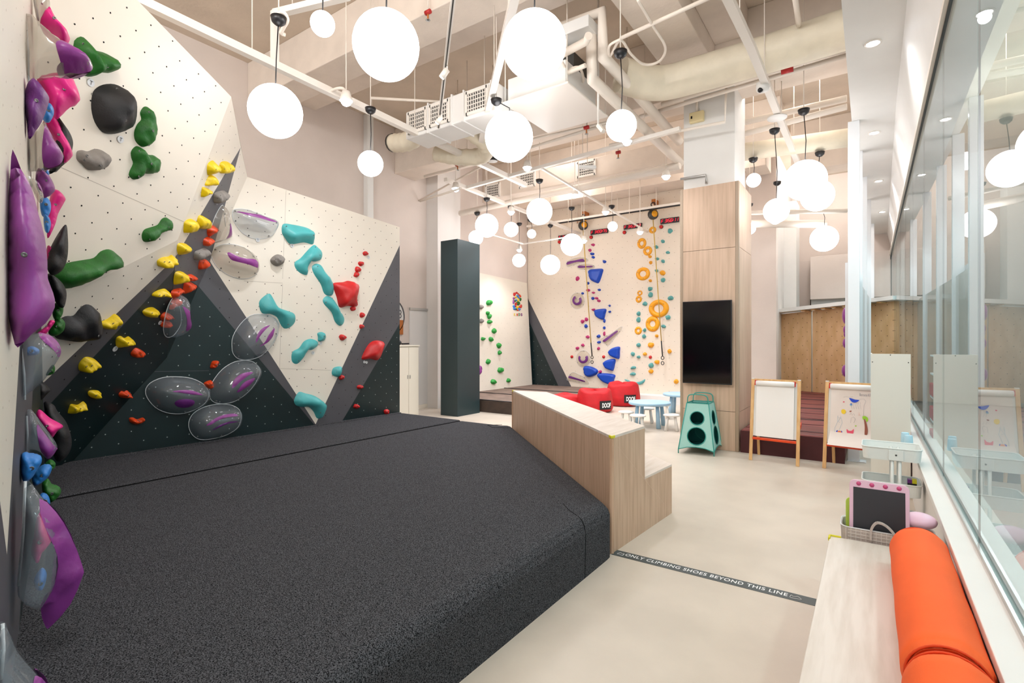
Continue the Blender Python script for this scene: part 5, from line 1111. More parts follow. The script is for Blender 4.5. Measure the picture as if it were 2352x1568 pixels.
# insulated pipes
P_('fat insulated pipe with square bends right of the upper middle globe', [at_z(1285, 66, 5.9), at_z(1383, 28, 5.9), dep(1385, 130, -at_z(1383, 28, 5.9).x * SA + at_z(1383, 28, 5.9).y * CA), at_z(1560, 325, 5.2)], .075, n=14)
q1 = at_z(1358, 75, 5.7); P_('second fat insulated pipe parallel to the square bent one', [q1, dep(1360, 182, -q1.x * SA + q1.y * CA), at_z(1562, 374, 5.0)], .075, n=14)
P_('short insulated pipe bent over the air conditioning unit', [at_z(1290, 125, 5.4), at_z(1346, 95, 5.4), at_z(1352, 82, 5.4)], .05, n=12)
P_('white drain pipe bent along the air conditioning panel edge', spline([at_z(x, y, 5.2) for x, y in ((1212, 218), (1203, 208), (1250, 190), (1310, 165), (1345, 150))]), .03)
P_('white conduit bundle beside the insulated pipes', spline([at_z(x, y, 5.25) for x, y in ((1290, 140), (1312, 180), (1325, 195), (1340, 185), (1330, 155), (1305, 165), (1318, 190))]), .018)
# air conditioning unit
ac = thing('air_conditioner', 'flat white air conditioning unit slung under the ceiling', 'air conditioner', (-3.75, 6.5, 5.0))
x0, x1, y0, y1 = -4.27, -3.22, 5.9, 7.15
MB().box((x0, y0, 5.0), (x1, y1, 5.03)).build('bottom_panel', 'white_metal', ac, bevel=.01)
MB().box((x0 + .06, y0 + .05, 5.03), (x1 - .06, y1 - .3, 5.35)).build('casing', 'white_paint', ac, bevel=.01)
MB().box((x0 + .3, y0 + .35, 5.35), (x1 - .1, y1 - .4, 5.6)).build('fan_housing', 'steel_dark', ac)
for x in (x0 + .03, x1 - .03):
    for y in (y0 + .03, y1 - .03): MB().tube([(x, y, 5.03), (x, y, ZC)], .008, 5).build('hanger', 'conduit', ac)
t = MB().box(at_z(1290, 88, 5.75) - Vector((0, .2, .1)), at_z(1290, 88, 5.75) + Vector((.5, .2, .05))).build('junction_box', 'white_paint', bevel=.01); tag(t, 'white service box beside the bend of the insulated pipes', 'box')
# supply duct with grilles
du = thing('air_duct', 'boxy white air duct with three grilles on its side, left of the air conditioner', 'duct', (-5.3, 5.9, 4.75))
da_, db_ = at_z(943, 352, 4.75), at_z(1160, 285, 4.75)
MB().box((-6.05, 5.75, 4.85), (-4.28, 6.25, 5.28)).build('casing', 'white_paint', du, bevel=.02)
def grille(parent, c, u, v, w, h, nu=9, nv=5):
    n = u.cross(v); mb = MB()
    MB().obox(c - n * .01, (u, v, n), (w / 2, h / 2, .01)).build('grille_back', 'steel_dark', parent)
    for s in (-1, 1): mb.obox(c + u * (s * w / 2), (u, v, n), (.02, h / 2 + .02, .02)); mb.obox(c + v * (s * h / 2), (u, v, n), (w / 2, .02, .02))
    for i in range(1, nu): mb.obox(c + u * (w * (i / nu - .5)), (u, v, n), (.006, h / 2, .01))
    for i in range(1, nv): mb.obox(c + v * (h * (i / nv - .5)), (u, v, n), (w / 2, .006, .012))
    mb.build('grille', 'white_metal', parent)
for x in (-5.78, -5.32, -4.6): grille(du, Vector((x, 5.74, 5.07)), Vector((1, 0, 0)), Vector((0, 0, 1)), .38, .3)
for x in (-5.56, -5.08, -4.85, -4.35): MB().box((x - .012, 5.735, 4.835), (x + .012, 6.26, 5.295)).build('flange', 'white_paint', du)
def flex(label, P, r):
    pts = spline(P, 10); rr = [r * (1 + .05 * math.sin(i * 1.9) + .02 * math.sin(i * 4.1)) for i in range(len(pts))]
    return tag(MB().tube(pts, rr, 16).build('flexible_duct', 'duct_wrap'), label, 'duct', 'wrapped flexible ducts')
flex('wrapped flexible duct running left to a blackened open end', [Vector((-5.9, 6.0, 5.05)), Vector((-6.35, 6.1, 5.0)), Vector((-6.8, 6.15, 5.08))], .15)
flex('wrapped flexible duct curling down and right beneath the grilles', [Vector((-6.35, 6.75, 5.0)), Vector((-6.0, 6.9, 4.9)), Vector((-5.5, 7.0, 4.85)), Vector((-5.25, 6.75, 4.95)), Vector((-5.3, 6.2, 5.05))], .14)
tag(MB().lathe([(.153, 0), (.158, -.04)], (-6.80, 6.15, 5.08), (-1, .1, .1), 16).build('duct_end', 'black_plastic'), 'black open rim of the left flexible duct', 'duct')
# far duct with grilles
dn_ = thing('air_duct', 'long low white duct with three grilles across the far ceiling', 'duct', (-5, 10.5, 5.2))
MB().box((-7.6, 10.1, 5.15), (-2.4, 10.75, 5.6)).build('casing', 'beam_paint', dn_, bevel=.02)
for px, py in ((1131, 438), (1210, 413), (1346, 387)):
    p = at_y(px, py, 10.08); grille(dn_, Vector((p.x, 10.09, p.z)), Vector((1, 0, 0)), Vector((0, 0, 1)), .42, .3)
# big insulated round ducts
tag(MB().tube(spline([at_z(1425, 172, 5.45), at_z(1480, 188, 5.4), at_z(1530, 190, 5.4), at_z(1600, 172, 5.4), at_z(1760, 125, 5.4), at_z(1960, 62, 5.4)], 8), .235, 20).build('insulated_duct', 'duct_wrap'), 'large round wrapped duct crossing the upper right ceiling', 'duct')
tag(MB().tube([at_z(1700, 350, 5.0), at_z(1950, 316, 5.0)], .15, 18).build('insulated_duct', 'duct_wrap'), 'smaller round wrapped duct across the right bay, below the large one', 'duct')
P_('white pipe under the large wrapped duct, upper', [at_z(1520, 240, 5.3), at_z(1945, 112, 5.3)], .035)
P_('white pipe under the large wrapped duct, lower', [at_z(1470, 268, 5.3), at_z(1945, 127, 5.3)], .03)
P_('white pipe above the smaller wrapped duct on the right', [at_z(1700, 310, 5.1), at_z(1945, 245, 5.1)], .045)
P_('flat white pipe on the right, behind the beam', [at_z(1700, 283, 5.3), at_z(1945, 226, 5.3)], .05)
P_('white pipe across the far right bay above the low globe lamps', [at_z(1712, 514, 4.4), at_z(1895, 514, 4.4)], .09)
P_('thin beam-like white pipe across the far right bay', [at_z(1712, 489, 4.6), at_z(1945, 484, 4.6)], .05)
for i, (x, y, d) in enumerate(((1808, 160, 'right'), (1703, 175, 'left'))):
    p = at_z(x, y, 5.24); tag(MB().tube([p - Vector((.07, 0, 0)), p + Vector((.07, .0, 0))], .045, 12).build('pipe_band', 'warn_red'), '%s red band on the pipe under the large duct' % d, 'pipe band')
def sprinkler(lab, px, py, z):
    p = at_z(px, py, z); t = thing('sprinkler', lab, 'sprinkler', p, 'red pipe markers and sprinklers')
    MB().tube([p - Vector((.04, 0, 0)), p + Vector((.04, 0, 0))], .03, 10).build('band', 'warn_red', t)
    MB().tube([p, Vector((p.x, p.y, hang_top(p.x, p.y)))], .008, 6).build('drop_pipe', 'conduit', t)
    MB().tube([p, p - Vector((0, 0, .1))], .012, 6).build('nozzle', 'tan_sign', t); MB().lathe([(.0005, -.1), (.03, -.1), (.03, -.104)], p, n=10).build('deflector', 'alu', t)
sprinkler('red banded sprinkler between the two biggest globe lamps', 983, 28, 5.85); sprinkler('red banded sprinkler by the left flexible duct', 1051, 378, 5.0); sprinkler('red band on the pipe left of the right middle globe', 1347, 293, 5.05); sprinkler('red banded sprinkler above the fourth bar near the column', 1420, 350, 5.0); sprinkler('small red sprinkler over the left auto belay', 1326, 505, 5.3)
# track light rail
tl = thing('track_light', 'slim white track with two spotlights, dropping from the top edge in the middle', 'track light', at_z(1026, 138, 4.8))
ta, tb = at_z(1043, -20, 4.8), at_z(1007, 292, 4.8)
MB().bar(ta, tb, .045, .03).build('track', 'white_metal', tl); MB().bar(ta - Vector((0, 0, .017)), tb - Vector((0, 0, .017)), .014, .004).build('slot', 'steel_dark', tl)
def spothead(parent, p, d, r=.035, L=.11, glow=True):
    d = Vector(d).normalized(); o = MB().lathe([(.0005, 0), (r, 0), (r, L), (r * .85, L)], p, d, 16).build('spot_head', 'white_metal', parent)
    if glow: MB().lathe([(r * .85, L - .005), (.0005, L - .005)], p, d, 16).build('lens', 'spot_glow', o)
for px, py in ((1027, 160), (1014, 268)):
    p = at_z(px, py, 4.74); MB().tube([p + Vector((0, 0, .05)), p], .01, 6).build('stem', 'white_metal', tl); spothead(tl, p, (-.5, -.3, -.8))
# bright bay spots
SP_ = [(795, 232, 4.72, 'by the curled conduit at upper left'), (1047, 433, 4.7, 'above the dark green column'), (1211, 385, 4.75, 'under the middle globe lamp'), (1320, 448, 4.7, 'in the far middle'), (1530, 405, 4.7, 'left of the white column'), (1174, 487, 4.5, 'between far globe lamps'), (1391, 487, 4.5, 'above the second timer'), (1470, 533, 4.3, 'below the third timer'), (1440, 325, 4.8, 'just below the right middle globe'), (1193, 574, 4.2, 'over the low kids wall globe'), (1341, 553, 4.2, 'right of the globe covering the leftmost timer')]
for x, y, z, lab in SP_:
    p = at_z(x, y, z); t = thing('spotlight', 'bright white spotlight ' + lab, 'spotlight', p, 'bright ceiling spotlights')
    MB().lathe([(.0005, .12), (.05, .12), (.075, .03), (.085, 0), (.08, .0)], p, n=18).build('housing', 'white_metal', t)
    MB().sphere(p, .065, 16, 10).build('bulb', 'spot_glow', t)
    MB().tube([p + Vector((0, 0, .12)), Vector((p.x, p.y, hang_top(p.x, p.y)))], .007, 5).build('stem', 'conduit', t)
    d = bpy.data.lights.new('bay_lamp', 'SPOT'); d.energy = 95; d.spot_size = 2.2; d.spot_blend = .7; d.shadow_soft_size = .09; d.color = (.93, .96, 1)
    o = bpy.data.objects.new('bay_lamp', d); o.location = p - Vector((0, 0, .08)); COL.objects.link(o)
# small ceiling gadgets
p = at_z(1752, 203, 4.84); t = thing('dome_camera', 'white dome camera with a black lens clamped on the right slanting bar', 'camera', p)
MB().lathe([(.0005, .07), (.075, .07), (.08, .0), (.07, -.03), (.0005, -.05)], p, n=18).build('body', 'white_paint', t); MB().sphere(p + Vector((-.02, -.05, -.035)), .032, 12, 8).build('lens', 'black_plastic', t)
p = at_z(1785, 272, 4.84); t = thing('wireless_unit', 'flat round white disc fixed under the right slanting bar', 'device', p); MB().lathe([(.0005, .02), (.13, .015), (.13, 0), (.0005, -.01)], p, n=24).build('body', 'white_paint', t)
p = at_z(1132, 368, 4.9); t = thing('loudspeaker', 'small black cylindrical loudspeaker left of the middle globe lamp', 'speaker', p); MB().lathe([(.0005, .1), (.075, .1), (.085, -.02), (.0005, -.02)], p, n=18).build('body', 'black_plastic', t); MB().tube([p + Vector((0, 0, .1)), Vector((p.x, p.y, hang_top(p.x, p.y)))], .008, 6).build('stem', 'conduit', t); MB().lathe([(.085, -.02), (.0005, -.03)], p, n=18).build('grille', 'white_paint', t)
p = at_z(1349, 384, 4.75); t = MB().bar(p - Vector((.12, .1, 0)), p + Vector((.12, .1, 0)), .1, .06).build('wireless_unit', 'white_paint', bevel=.02); tag(t, 'white wireless box hanging before the right far grille', 'device'); MB().tube([p, Vector((p.x, p.y, hang_top(p.x, p.y)))], .006, 5).build('hanger', 'conduit', t)
p = at_z(1374, 287, 4.6); q_ = at_z(1373, 180, 5.2); t = thing('hanging_camera', 'white pole with a small tilted camera left of the right middle globe', 'camera', p); MB().tube([Vector((p.x, p.y, hang_top(p.x, p.y))), p], .015, 8).build('pole', 'white_metal', t); MB().bar(p, p + Vector((.09, -.03, -.12)), .06, .05).build('body', 'white_metal', t, bevel=.006)
# ================================================================ PLAY AREA
def bean(lab, c, r, h, wob_, tagdir, tilt=0, group='red bean bags', patch=True):
    t = thing('bean_bag', lab, 'bean bag', c, group); mb = MB(); n, m = 40, 18; vs = []
    prof_ = [(.0, .0), (.7, 0), (.93, .03), (1.04, .16), (1.06, .34), (1.02, .55), (.96, .78), (.92, .9), (.83, .97), (.6, .99), (.3, .96), (0.001, .95)]
    rr = np.array(prof_)
    ts = np.linspace(0, len(rr) - 1, m * 2)
    P = [(np.interp(t_, range(len(rr)), rr[:, 0]), np.interp(t_, range(len(rr)), rr[:, 1])) for t_ in ts]
    for a, b in P:
        for k in range(n):
            th_ = 2 * math.pi * k / n; rad = r * a * (1 + .02 * math.sin(5 * th_ + wob_ + b * 4) * (b + .2)); z = h * b * (1 + (.06 * math.sin(2 * th_ + wob_) + .03 * math.sin(5 * th_ + wob_)) * (b > .5) * b)
            vs.append(c + Vector((max(rad, .001) * math.cos(th_), max(rad, .001) * math.sin(th_), max(z, .001 + .0 * b) + tilt * rad * math.cos(th_) * b)))
    fs = [(i * n + k, i * n + (k + 1) % n, (i + 1) * n + (k + 1) % n, (i + 1) * n + k) for i in range(len(P) - 1) for k in range(n)]
    mb.add(vs, fs, 0, True); mb.build('cushion', 'bean', t)
    if patch:
        d = Vector((math.cos(tagdir), math.sin(tagdir), 0)); u = Vector((0, 0, 1)).cross(d); w_, hh = .30, .20; zc_ = h * .36
        mb = MB(); nx = 8
        def S(a, b, e): # point on bag surface
            an = tagdir + a / r; R = r * 1.06 + e + .012; return c + Vector((R * math.cos(an), R * math.sin(an), zc_ + b))
        vv = [S(w_ * (i / nx - .5), hh * (j - .5), 0) for j in (0, 1) for i in range(nx + 1)]
        mb.add(vv, [(i, i + 1, nx + 2 + i, nx + 1 + i) for i in range(nx)]); pt = mb.build('label_patch', 'black', t, label='black patch reading DOOF in white')
        cc_ = c + d * (r * 1.06 + .022) + Vector((0, 0, zc_ - .055)) - u * .12
        text_mesh('DOOF', 't', 'white_print', cc_, u, (0, 0, 1), .24, .11, pt, .0, .04, 'white lettering')
    return t
def camdir(c): return math.atan2(-c.y, -c.x)
g1_ = at_z(1380, 948, 0); c1 = Vector((g1_.x, g1_.y + .25, 0)); c1 = dep(1366, 938, (-g1_.x * SA + g1_.y * CA) + .3); c1.z = 0
Yd = -c1.x * SA + c1.y * CA
bean('red bean bag with a black DOOF patch, front right one by the step seat', c1, 41 / FPX * Yd * .97, 51 / FPX * Yd * 1.0, .5, camdir(c1) + .62)
g2_ = at_z(1440, 934, 0); Y2 = (-g2_.x * SA + g2_.y * CA) + .35; c2 = dep(1431, 930, Y2); c2.z = 0
bean('red bean bag with a black DOOF patch, rearmost, behind the blue table', c2, 38 / FPX * Y2 * .97, 52 / FPX * Y2, 2.0, camdir(c2) + .42)
c3 = dep(1296, 945, Yd + .2); c3.z = 0
bean('red bean bag mostly hidden behind the step seat, leftmost', c3, 40 / FPX * Yd, .38, 4.0, 0, patch=False)
def leg(mb, c, top, bot, r0, r1, n=12): mb.tube([bot, (bot + top) / 2, top], [r1, (r0 + r1) / 2, r0], n)
def stool(lab, c, r=.15, h=.30):
    t = thing('stool', lab, 'stool', c, 'white plastic kids stools')
    MB().lathe([(.0005, h), (r * .9, h), (r, h - .012), (r * .97, h - .03), (r * .5, h - .04), (.0005, h - .04)], c, n=24).build('seat', 'stool_white', t)
    for k in range(4):
        a = math.pi / 4 + k * math.pi / 2 + .3; d = Vector((math.cos(a), math.sin(a), 0)); mb = MB(); leg(mb, c, c + d * r * .6 + Vector((0, 0, h - .035)), c + d * r * .95, .022, .03); mb.build('leg', 'stool_white', t)
    return t
def table(lab, c, r=.42, h=.48):
    t = thing('play_table', lab, 'table', c, 'light blue kids tables')
    MB().lathe([(.0005, h), (r - .01, h), (r, h - .01), (r, h - .045), (r - .02, h - .055), (.0005, h - .055)], c, n=40).build('tabletop', 'table_blue', t)
    for k in range(4):
        a = math.pi / 4 + k * math.pi / 2 + .12; d = Vector((math.cos(a), math.sin(a), 0)); mb = MB(); leg(mb, c, c + d * r * .66 + Vector((0, 0, h - .05)), c + d * r * .78, .032, .045); mb.build('leg', 'table_blue', t)
    return t
tc = at_z(1492, 922, .48); tc.z = 0; table('light blue round kids table in front of the red bean bags', tc, .40)
tc2 = at_z(1567, 903, .48); tc2.z = 0; table('light blue kids table half hidden by the wood clad column', tc2, .42)
for lab, x, y in (('white stool furthest left, beside the front red bean bag', 1438, 944), ('front white stool just beyond the step seat', 1465, 952), ('white stool behind the light blue table', 1486, 936), ('white stool on the right, cut by the wood clad column', 1542, 951), ('white stool between the two light blue tables', 1524, 928)):
    c = at_z(x, y, .30); c.z = 0; stool(lab, c)
# ---- mesh tower
b0, b1_, b2_ = at_z(1558, 1040, 0), at_z(1640, 1048, 0), at_z(1658, 1033, 0)
b3 = b0 + (b2_ - b1_); ctr = (b0 + b2_) / 2
tw = thing('mesh_tower', 'teal mesh storage tower with round holes and two loop handles by the wood clad column', 'storage tower', ctr)
hz = .74; s_ = .62
tops = [ctr + (b - ctr) * s_ + Vector((0, 0, hz)) for b in (b0, b1_, b2_, b3)]; bots = [b + Vector((0, 0, .06)) for b in (b0, b1_, b2_, b3)]
for i in range(4):
    j = (i + 1) % 4; A_, B_, C_, D_ = bots[i], bots[j], tops[j], tops[i]
    nn_ = (B_ - A_).cross(D_ - A_).normalized(); sag = .05
    # face with two round openings made as a ring mesh
    uu = (B_ - A_).normalized(); vv_ = nn_.cross(uu); W2 = (B_ - A_).length; mid = (A_ + B_) / 2; H_ = ((C_ + D_) / 2 - mid).length
    R_ = [(-W2 / 2, 0), (-W2 * .25, sag * .8), (0, sag), (W2 * .25, sag * .8), (W2 / 2, 0), (W2 * s_ / 2, H_), (-W2 * s_ / 2, H_)]
    vd = ((C_ + D_) / 2 - mid).normalized()
    hs = [(0, H_ * .30, W2 * .26), (0, H_ * .68, W2 * .20)]
    pts2 = [Vector(p) for p in R_]; faces = [list(range(len(R_)))]; 
    loops = []
    for hx_, hy_, hr in hs:
        s0 = len(pts2); pts2 += [Vector((hx_ + hr * math.cos(a), hy_ + hr * math.sin(a))) for a in np.linspace(0, 2 * math.pi, 25)[:-1]]; loops.append((s0, 24, hx_, hy_, hr))
    ed = [(s0 + k, s0 + (k + 1) % 24) for s0, _, _, _, _ in loops for k in range(24)]
    rr_ = delaunay_2d_cdt(pts2, ed, faces, 1, 1e-6)
    mb = MB(); ok = [f for f in rr_[2] if all(((sum((rr_[0][k] for k in f), Vector((0, 0))) / len(f)) - Vector((hx_, hy_))).length > hr * .97 for _, _, hx_, hy_, hr in loops)]
    mb.add([mid + uu * v.x + vd * v.y for v in rr_[0]], [list(f) for f in ok]); mb.build('mesh_side', 'mesh_teal', tw)
    for _, _, hx_, hy_, hr in loops:
        MB().tube([mid + uu * (hx_ + hr * math.cos(a)) + vd * (hy_ + hr * math.sin(a)) for a in np.linspace(0, 2 * math.pi, 25)], .007, 5, cap=False).build('hole_piping', 'frame_teal', tw)
    MB().tube([A_ - Vector((0, 0, .06)), A_, D_], .008, 6).build('frame_rod', 'frame_teal', tw)
    MB().tube([A_, A_ + (B_ - A_) * .25 + Vector((0, 0, sag * .8)), mid + Vector((0, 0, sag)), A_ + (B_ - A_) * .75 + Vector((0, 0, sag * .8)), B_], .006, 5).build('hem', 'frame_teal', tw)
    MB().tube([D_, C_], .007, 5).build('hem', 'frame_teal', tw)
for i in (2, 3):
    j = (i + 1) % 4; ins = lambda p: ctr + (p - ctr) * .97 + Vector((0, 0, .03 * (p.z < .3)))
    MB().add([ins(bots[i]), ins(bots[j]), ins(tops[j]), ins(tops[i])], [(0, 1, 2, 3)]).build('inner_shade', 'mesh_dark', tw)  # added dark sheets; shade inside the tower put into their colour
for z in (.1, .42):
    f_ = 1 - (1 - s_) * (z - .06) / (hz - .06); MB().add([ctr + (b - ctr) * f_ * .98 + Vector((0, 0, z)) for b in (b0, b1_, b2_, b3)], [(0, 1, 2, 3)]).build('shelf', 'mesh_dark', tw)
MB().add([t_ - Vector((0, 0, .03)) for t_ in tops], [(0, 1, 2, 3)]).build('top_net', 'frame_teal', tw)
for i, j in ((0, 1), (3, 2)):
    a, b = tops[i], tops[j]; d = b - a; MB().tube(spline([a + d * .03, a + d * .06 + Vector((0, 0, .09)), a + d * .22 + Vector((0, 0, .125)), a + d * .75 + Vector((0, 0, .125)), a + d * .94 + Vector((0, 0, .09)), a + d * .97], 5), .008, 6).build('handle', 'frame_teal', tw)
# ---- easels
def easel(lab, f0, f1, back, h, drawn=False, roll_low=False):
    """f0, f1: front feet, back: depth direction of the rear feet"""
    c = (f0 + f1) / 2; t = thing('easel', lab, 'easel', c + back * .25, 'children paper roll easels')
    u = (f1 - f0).normalized(); W_ = (f1 - f0).length; lean = back * .20; upv = Vector((0, 0, 1))
    tp = lambda p, k=1: p + lean * k + Vector((0, 0, h * k))
    fr = back.normalized() * -1
    for p in (f0, f1): MB().bar(p, tp(p), .042, .022, up=fr).build('leg', 'pine', t, bevel=.003)
    for p in (f0 + u * .035, f1 - u * .035): MB().bar(p + back * .44, p + back * .215 + Vector((0, 0, h * .97)), .035, .022, up=fr).build('leg', 'pine', t, bevel=.003)
    MB().bar(tp(f0) - upv * .02, tp(f1) - upv * .02, .022, .04).build('top_rail', 'pine', t)
    A_, B_ = tp(f0, .98) + u * .02, tp(f1, .98) - u * .02; C_, D_ = tp(f1, .30) - u * .02, tp(f0, .30) + u * .02
    nf = fr
    MB().prism([A_, B_, C_, D_], back.normalized() * .006).build('board', 'white_paint', t)
    if not drawn: MB().bar(tp(f0, .27) + u * .02, tp(f1, .27) - u * .02, .05, .03).build('paper_tray', 'orange', t, bevel=.004, label='red paper guide bar')
    else: MB().bar(tp(f0, .27) + u * .02, tp(f1, .27) - u * .02, .05, .03).build('paper_tray', 'orange', t, bevel=.004)
    R_ = .035; rc0, rc1 = tp(f0, .95) + fr * .05 + u * .05, tp(f1, .95) + fr * .05 - u * .05
    MB().tube([rc0, rc1], R_, 18).build('paper_roll', 'paper', t)
    for p in (rc0, rc1): MB().bar(p - u * .005 + fr * .0 - upv * .03, p + upv * .04, .018, .03, up=u).build('roll_clip', 'red', t)
    for p in (f0 - u * .02, f1 + u * .02): MB().bar(p + lean * .5 + upv * h * .45 , p + lean * .5 + back * .12 + upv * (h * .45 + .03), .012, .05).build('side_bracket', 'orange', t)
    for p in (tp(f0), tp(f1)): MB().bar(p - u * .018 + upv * .002, p + u * .018 + upv * .002, .03, .012).build('hinge_cap', 'white_paint', t)
    # the sheet hanging from the roll
    sh = MB(); n = 14; vs = []
    for j in range(n + 1):
        k = j / n; z = .94 - k * .64
        for p, s in ((f0, 1), (f1, -1)):
            o_ = .012 + .02 * (1 - k)
            if drawn and k > .8: o_ += (k - .8) ** 1.3 * 1.4
            vs.append(tp(p, z) + u * s * .055 + fr * o_)
    sh.add(vs, [(2 * j, 2 * j + 1, 2 * j + 3, 2 * j + 2) for j in range(n)], 0, True); sheet = sh.build('paper_sheet', 'drawpaper' if drawn else 'paper', t)
    return t, sheet, vs
f0, f1 = at_z(1724, 1056, 0), at_z(1832, 1071, 0)
zh = 1.15
easel('wooden easel with a blank paper roll in front of the maroon mat', f0, f1, Vector((0, 1, 0)), at_y(1730, 869, f0.y + .2).z)
f0, f1 = at_z(1893, 1075, 0), at_z(2003, 1096, 0); f1 = f0 + Vector((.60, -.10, 0))
es, sheet, vs = easel('wooden easel with a children drawing on its paper, beside the cream shelf back', f0, f1, Vector((.12, .99, 0)), at_y(1915, 876, f0.y + .2).z, True)
# drawing strokes on the paper, printed flat just above the sheet
TL, TR, BL = vs[0], vs[1], vs[22]
uu = (TR - TL); vv = (BL - TL); nn = uu.cross(vv).normalized(); nn = nn if nn.dot(CAM - TL) > 0 else -nn
def dp(a, b, e=.006): return TL + uu * a + vv * b + nn * e
# picture coords in the zoomed crop of the easel
def dz(x, y): # point of the picture crop -> fractions of the sheet
    r = ray(1880 + x * .1275, 860 + y * .1275); p = CAM + r * ((TL - CAM).dot(nn) / r.dot(nn)) - TL
    g11, g12, g22 = uu.dot(uu), uu.dot(vv), vv.dot(vv); b1x, b2x = p.dot(uu), p.dot(vv); dt = g11 * g22 - g12 * g12
    return ((b1x * g22 - b2x * g12) / dt, (b2x * g11 - b1x * g12) / dt)
def stroke(pts, w, m, closed=False):
    P = [dp(*dz(x, y)) for x, y in pts]; MB().tube(P, w, 4).build('drawing', m, sheet)
def fillp(pts, m, e=.006):
    L = smooth_loop(pts, 24); f_ = field(L, 6); MB().add([dp(*dz(*v), e) for v in f_[0]], f_[1]).build('drawing', m, sheet)
mat('ink_blue', '#2c4fd0', .8); mat('ink_yellow', '#f5d23a', .8); mat('ink_brown', '#9a5a4a', .8); mat('ink_green', '#9bd03a', .8); mat('ink_pink', '#ea5a74', .8); mat('ink_grey', '#a9a7ad', .8); mat('ink_lblue', '#8ec0dc', .8); mat('ink_violet', '#a77ad8', .8); mat('ink_orange', '#ee8a55', .8)
fillp([(555, 425), (600, 430), (660, 450), (735, 460), (690, 495), (640, 505), (590, 480)], 'ink_blue')
fillp([(415, 640), (450, 625), (490, 645), (490, 690), (455, 710), (418, 690)], 'ink_yellow')
fillp([(820, 800), (850, 830), (885, 960), (885, 1060), (840, 1150), (830, 1060), (835, 950)], 'ink_brown')
fillp([(795, 755), (840, 748), (890, 780), (893, 835), (860, 850), (850, 800), (805, 815)], 'ink_green')
fillp([(510, 980), (545, 1010), (600, 1010), (635, 980), (632, 1050), (600, 1095), (550, 1095), (515, 1050)], 'ink_pink')
fillp([(340, 1030), (375, 1008), (415, 1030), (405, 1075), (370, 1090), (342, 1060)], 'ink_orange', .007)
fillp([(320, 1015), (350, 1000), (340, 1035), (322, 1040)], 'ink_blue'); fillp([(412, 1010), (430, 1030), (420, 1055), (408, 1040)], 'ink_blue')
fillp([(565, 535), (610, 540), (595, 560), (570, 555)], 'ink_lblue'); fillp([(560, 655), (595, 650), (590, 672), (565, 672)], 'ink_brown')
fillp([(705, 1232), (742, 1232), (740, 1265), (708, 1265)], 'ink_orange')
stroke([(735, 440), (820, 440), (855, 480), (820, 560), (812, 740)], .0012, 'ink_grey')
for x in (600, 640, 680, 720, 760): stroke([(x, 500), (x - 8, 560), (x + 6, 620)], .001, 'ink_grey')
stroke([(350, 740), (340, 860), (295, 960), (290, 1050)], .0012, 'ink_lblue'); stroke([(400, 740), (430, 870), (400, 930), (375, 1000)], .0012, 'ink_lblue'); stroke([(345, 770), (400, 775), (350, 850), (390, 860)], .0012, 'ink_lblue')
stroke([(580, 870), (590, 780), (640, 765), (665, 800), (640, 870)], .0012, 'ink_grey'); stroke([(565, 720), (590, 690), (610, 730), (640, 700), (650, 735)], .0012, 'ink_grey'); stroke([(720, 740), (735, 680), (745, 740)], .0012, 'ink_orange')
stroke([(450, 410), (500, 395), (560, 410), (620, 395)], .001, 'ink_grey'); stroke([(585, 1200), (600, 1180), (605, 1205), (625, 1180)], .0015, 'ink_violet'); stroke([(710, 1200), (740, 1188), (775, 1190)], .0012, 'ink_violet')
for x, y, m in ((350, 1150, 'ink_green'), (330, 1185, 'ink_pink'), (300, 1212, 'ink_pink'), (270, 1240, 'ink_violet'), (672, 925, 'ink_green'), (590, 530, 'ink_blue'), (457, 492, 'ink_pink')): fillp([(x - 12, y - 8), (x + 12, y - 8), (x + 12, y + 8), (x - 12, y + 8)], m)
a_ = dp(*dz(740, 385)); text_mesh('Boruca KIDS', 't', 'ink_grey', a_, uu, -vv, uu.length * .30, .035, sheet, -.0 if True else 0, 0)
# ---- storage shelf seen from its back
sh0 = at_z(2000, 812, 1.51); X0 = sh0.x; Yc = 6.88
sh0 = at_y(2000, 812, Yc); sh1 = at_y(2092, 812, Yc); zs_ = sh0.z
sf_ = thing('storage_shelf', 'tall cream shelf unit seen from its plain back, between easel and glass wall', 'shelf', ((sh0.x + sh1.x) / 2, Yc + .15, 0))
MB().box((sh0.x, Yc, .0), (sh1.x, Yc + .012, zs_)).build('back_panel', 'board_cream', sf_, bevel=.002)
for x, z in ((sh0.x + .015, zs_ - .09), (sh1.x - .02, zs_ - .09), ((sh0.x + sh1.x) / 2, zs_ - .012)): MB().lathe([(.006, 0), (.005, .003), (.0005, .003)], (x, Yc, z), (0, -1, 0), 8).build('screw', 'steel_dark', sf_)
for z in [zs_ - .02] + [.25 * k + .05 for k in range(6)]: MB().box((sh0.x + .005, Yc + .014, z - .008), (sh1.x - .005, Yc + .42, z + .008)).build('shelf_board', 'white_paint', sf_)
MB().box((sh0.x, Yc + .012, 0), (sh0.x + .012, Yc + .42, zs_)).build('side_panel', 'white_paint', sf_)
for k in range(5): MB().box((sh0.x + .02, Yc + .03, .25 * k + .07), (sh1.x + .004, Yc + .40, .25 * k + .20)).build('tray', 'bean', sf_, bevel=.01, label='red plastic tray')
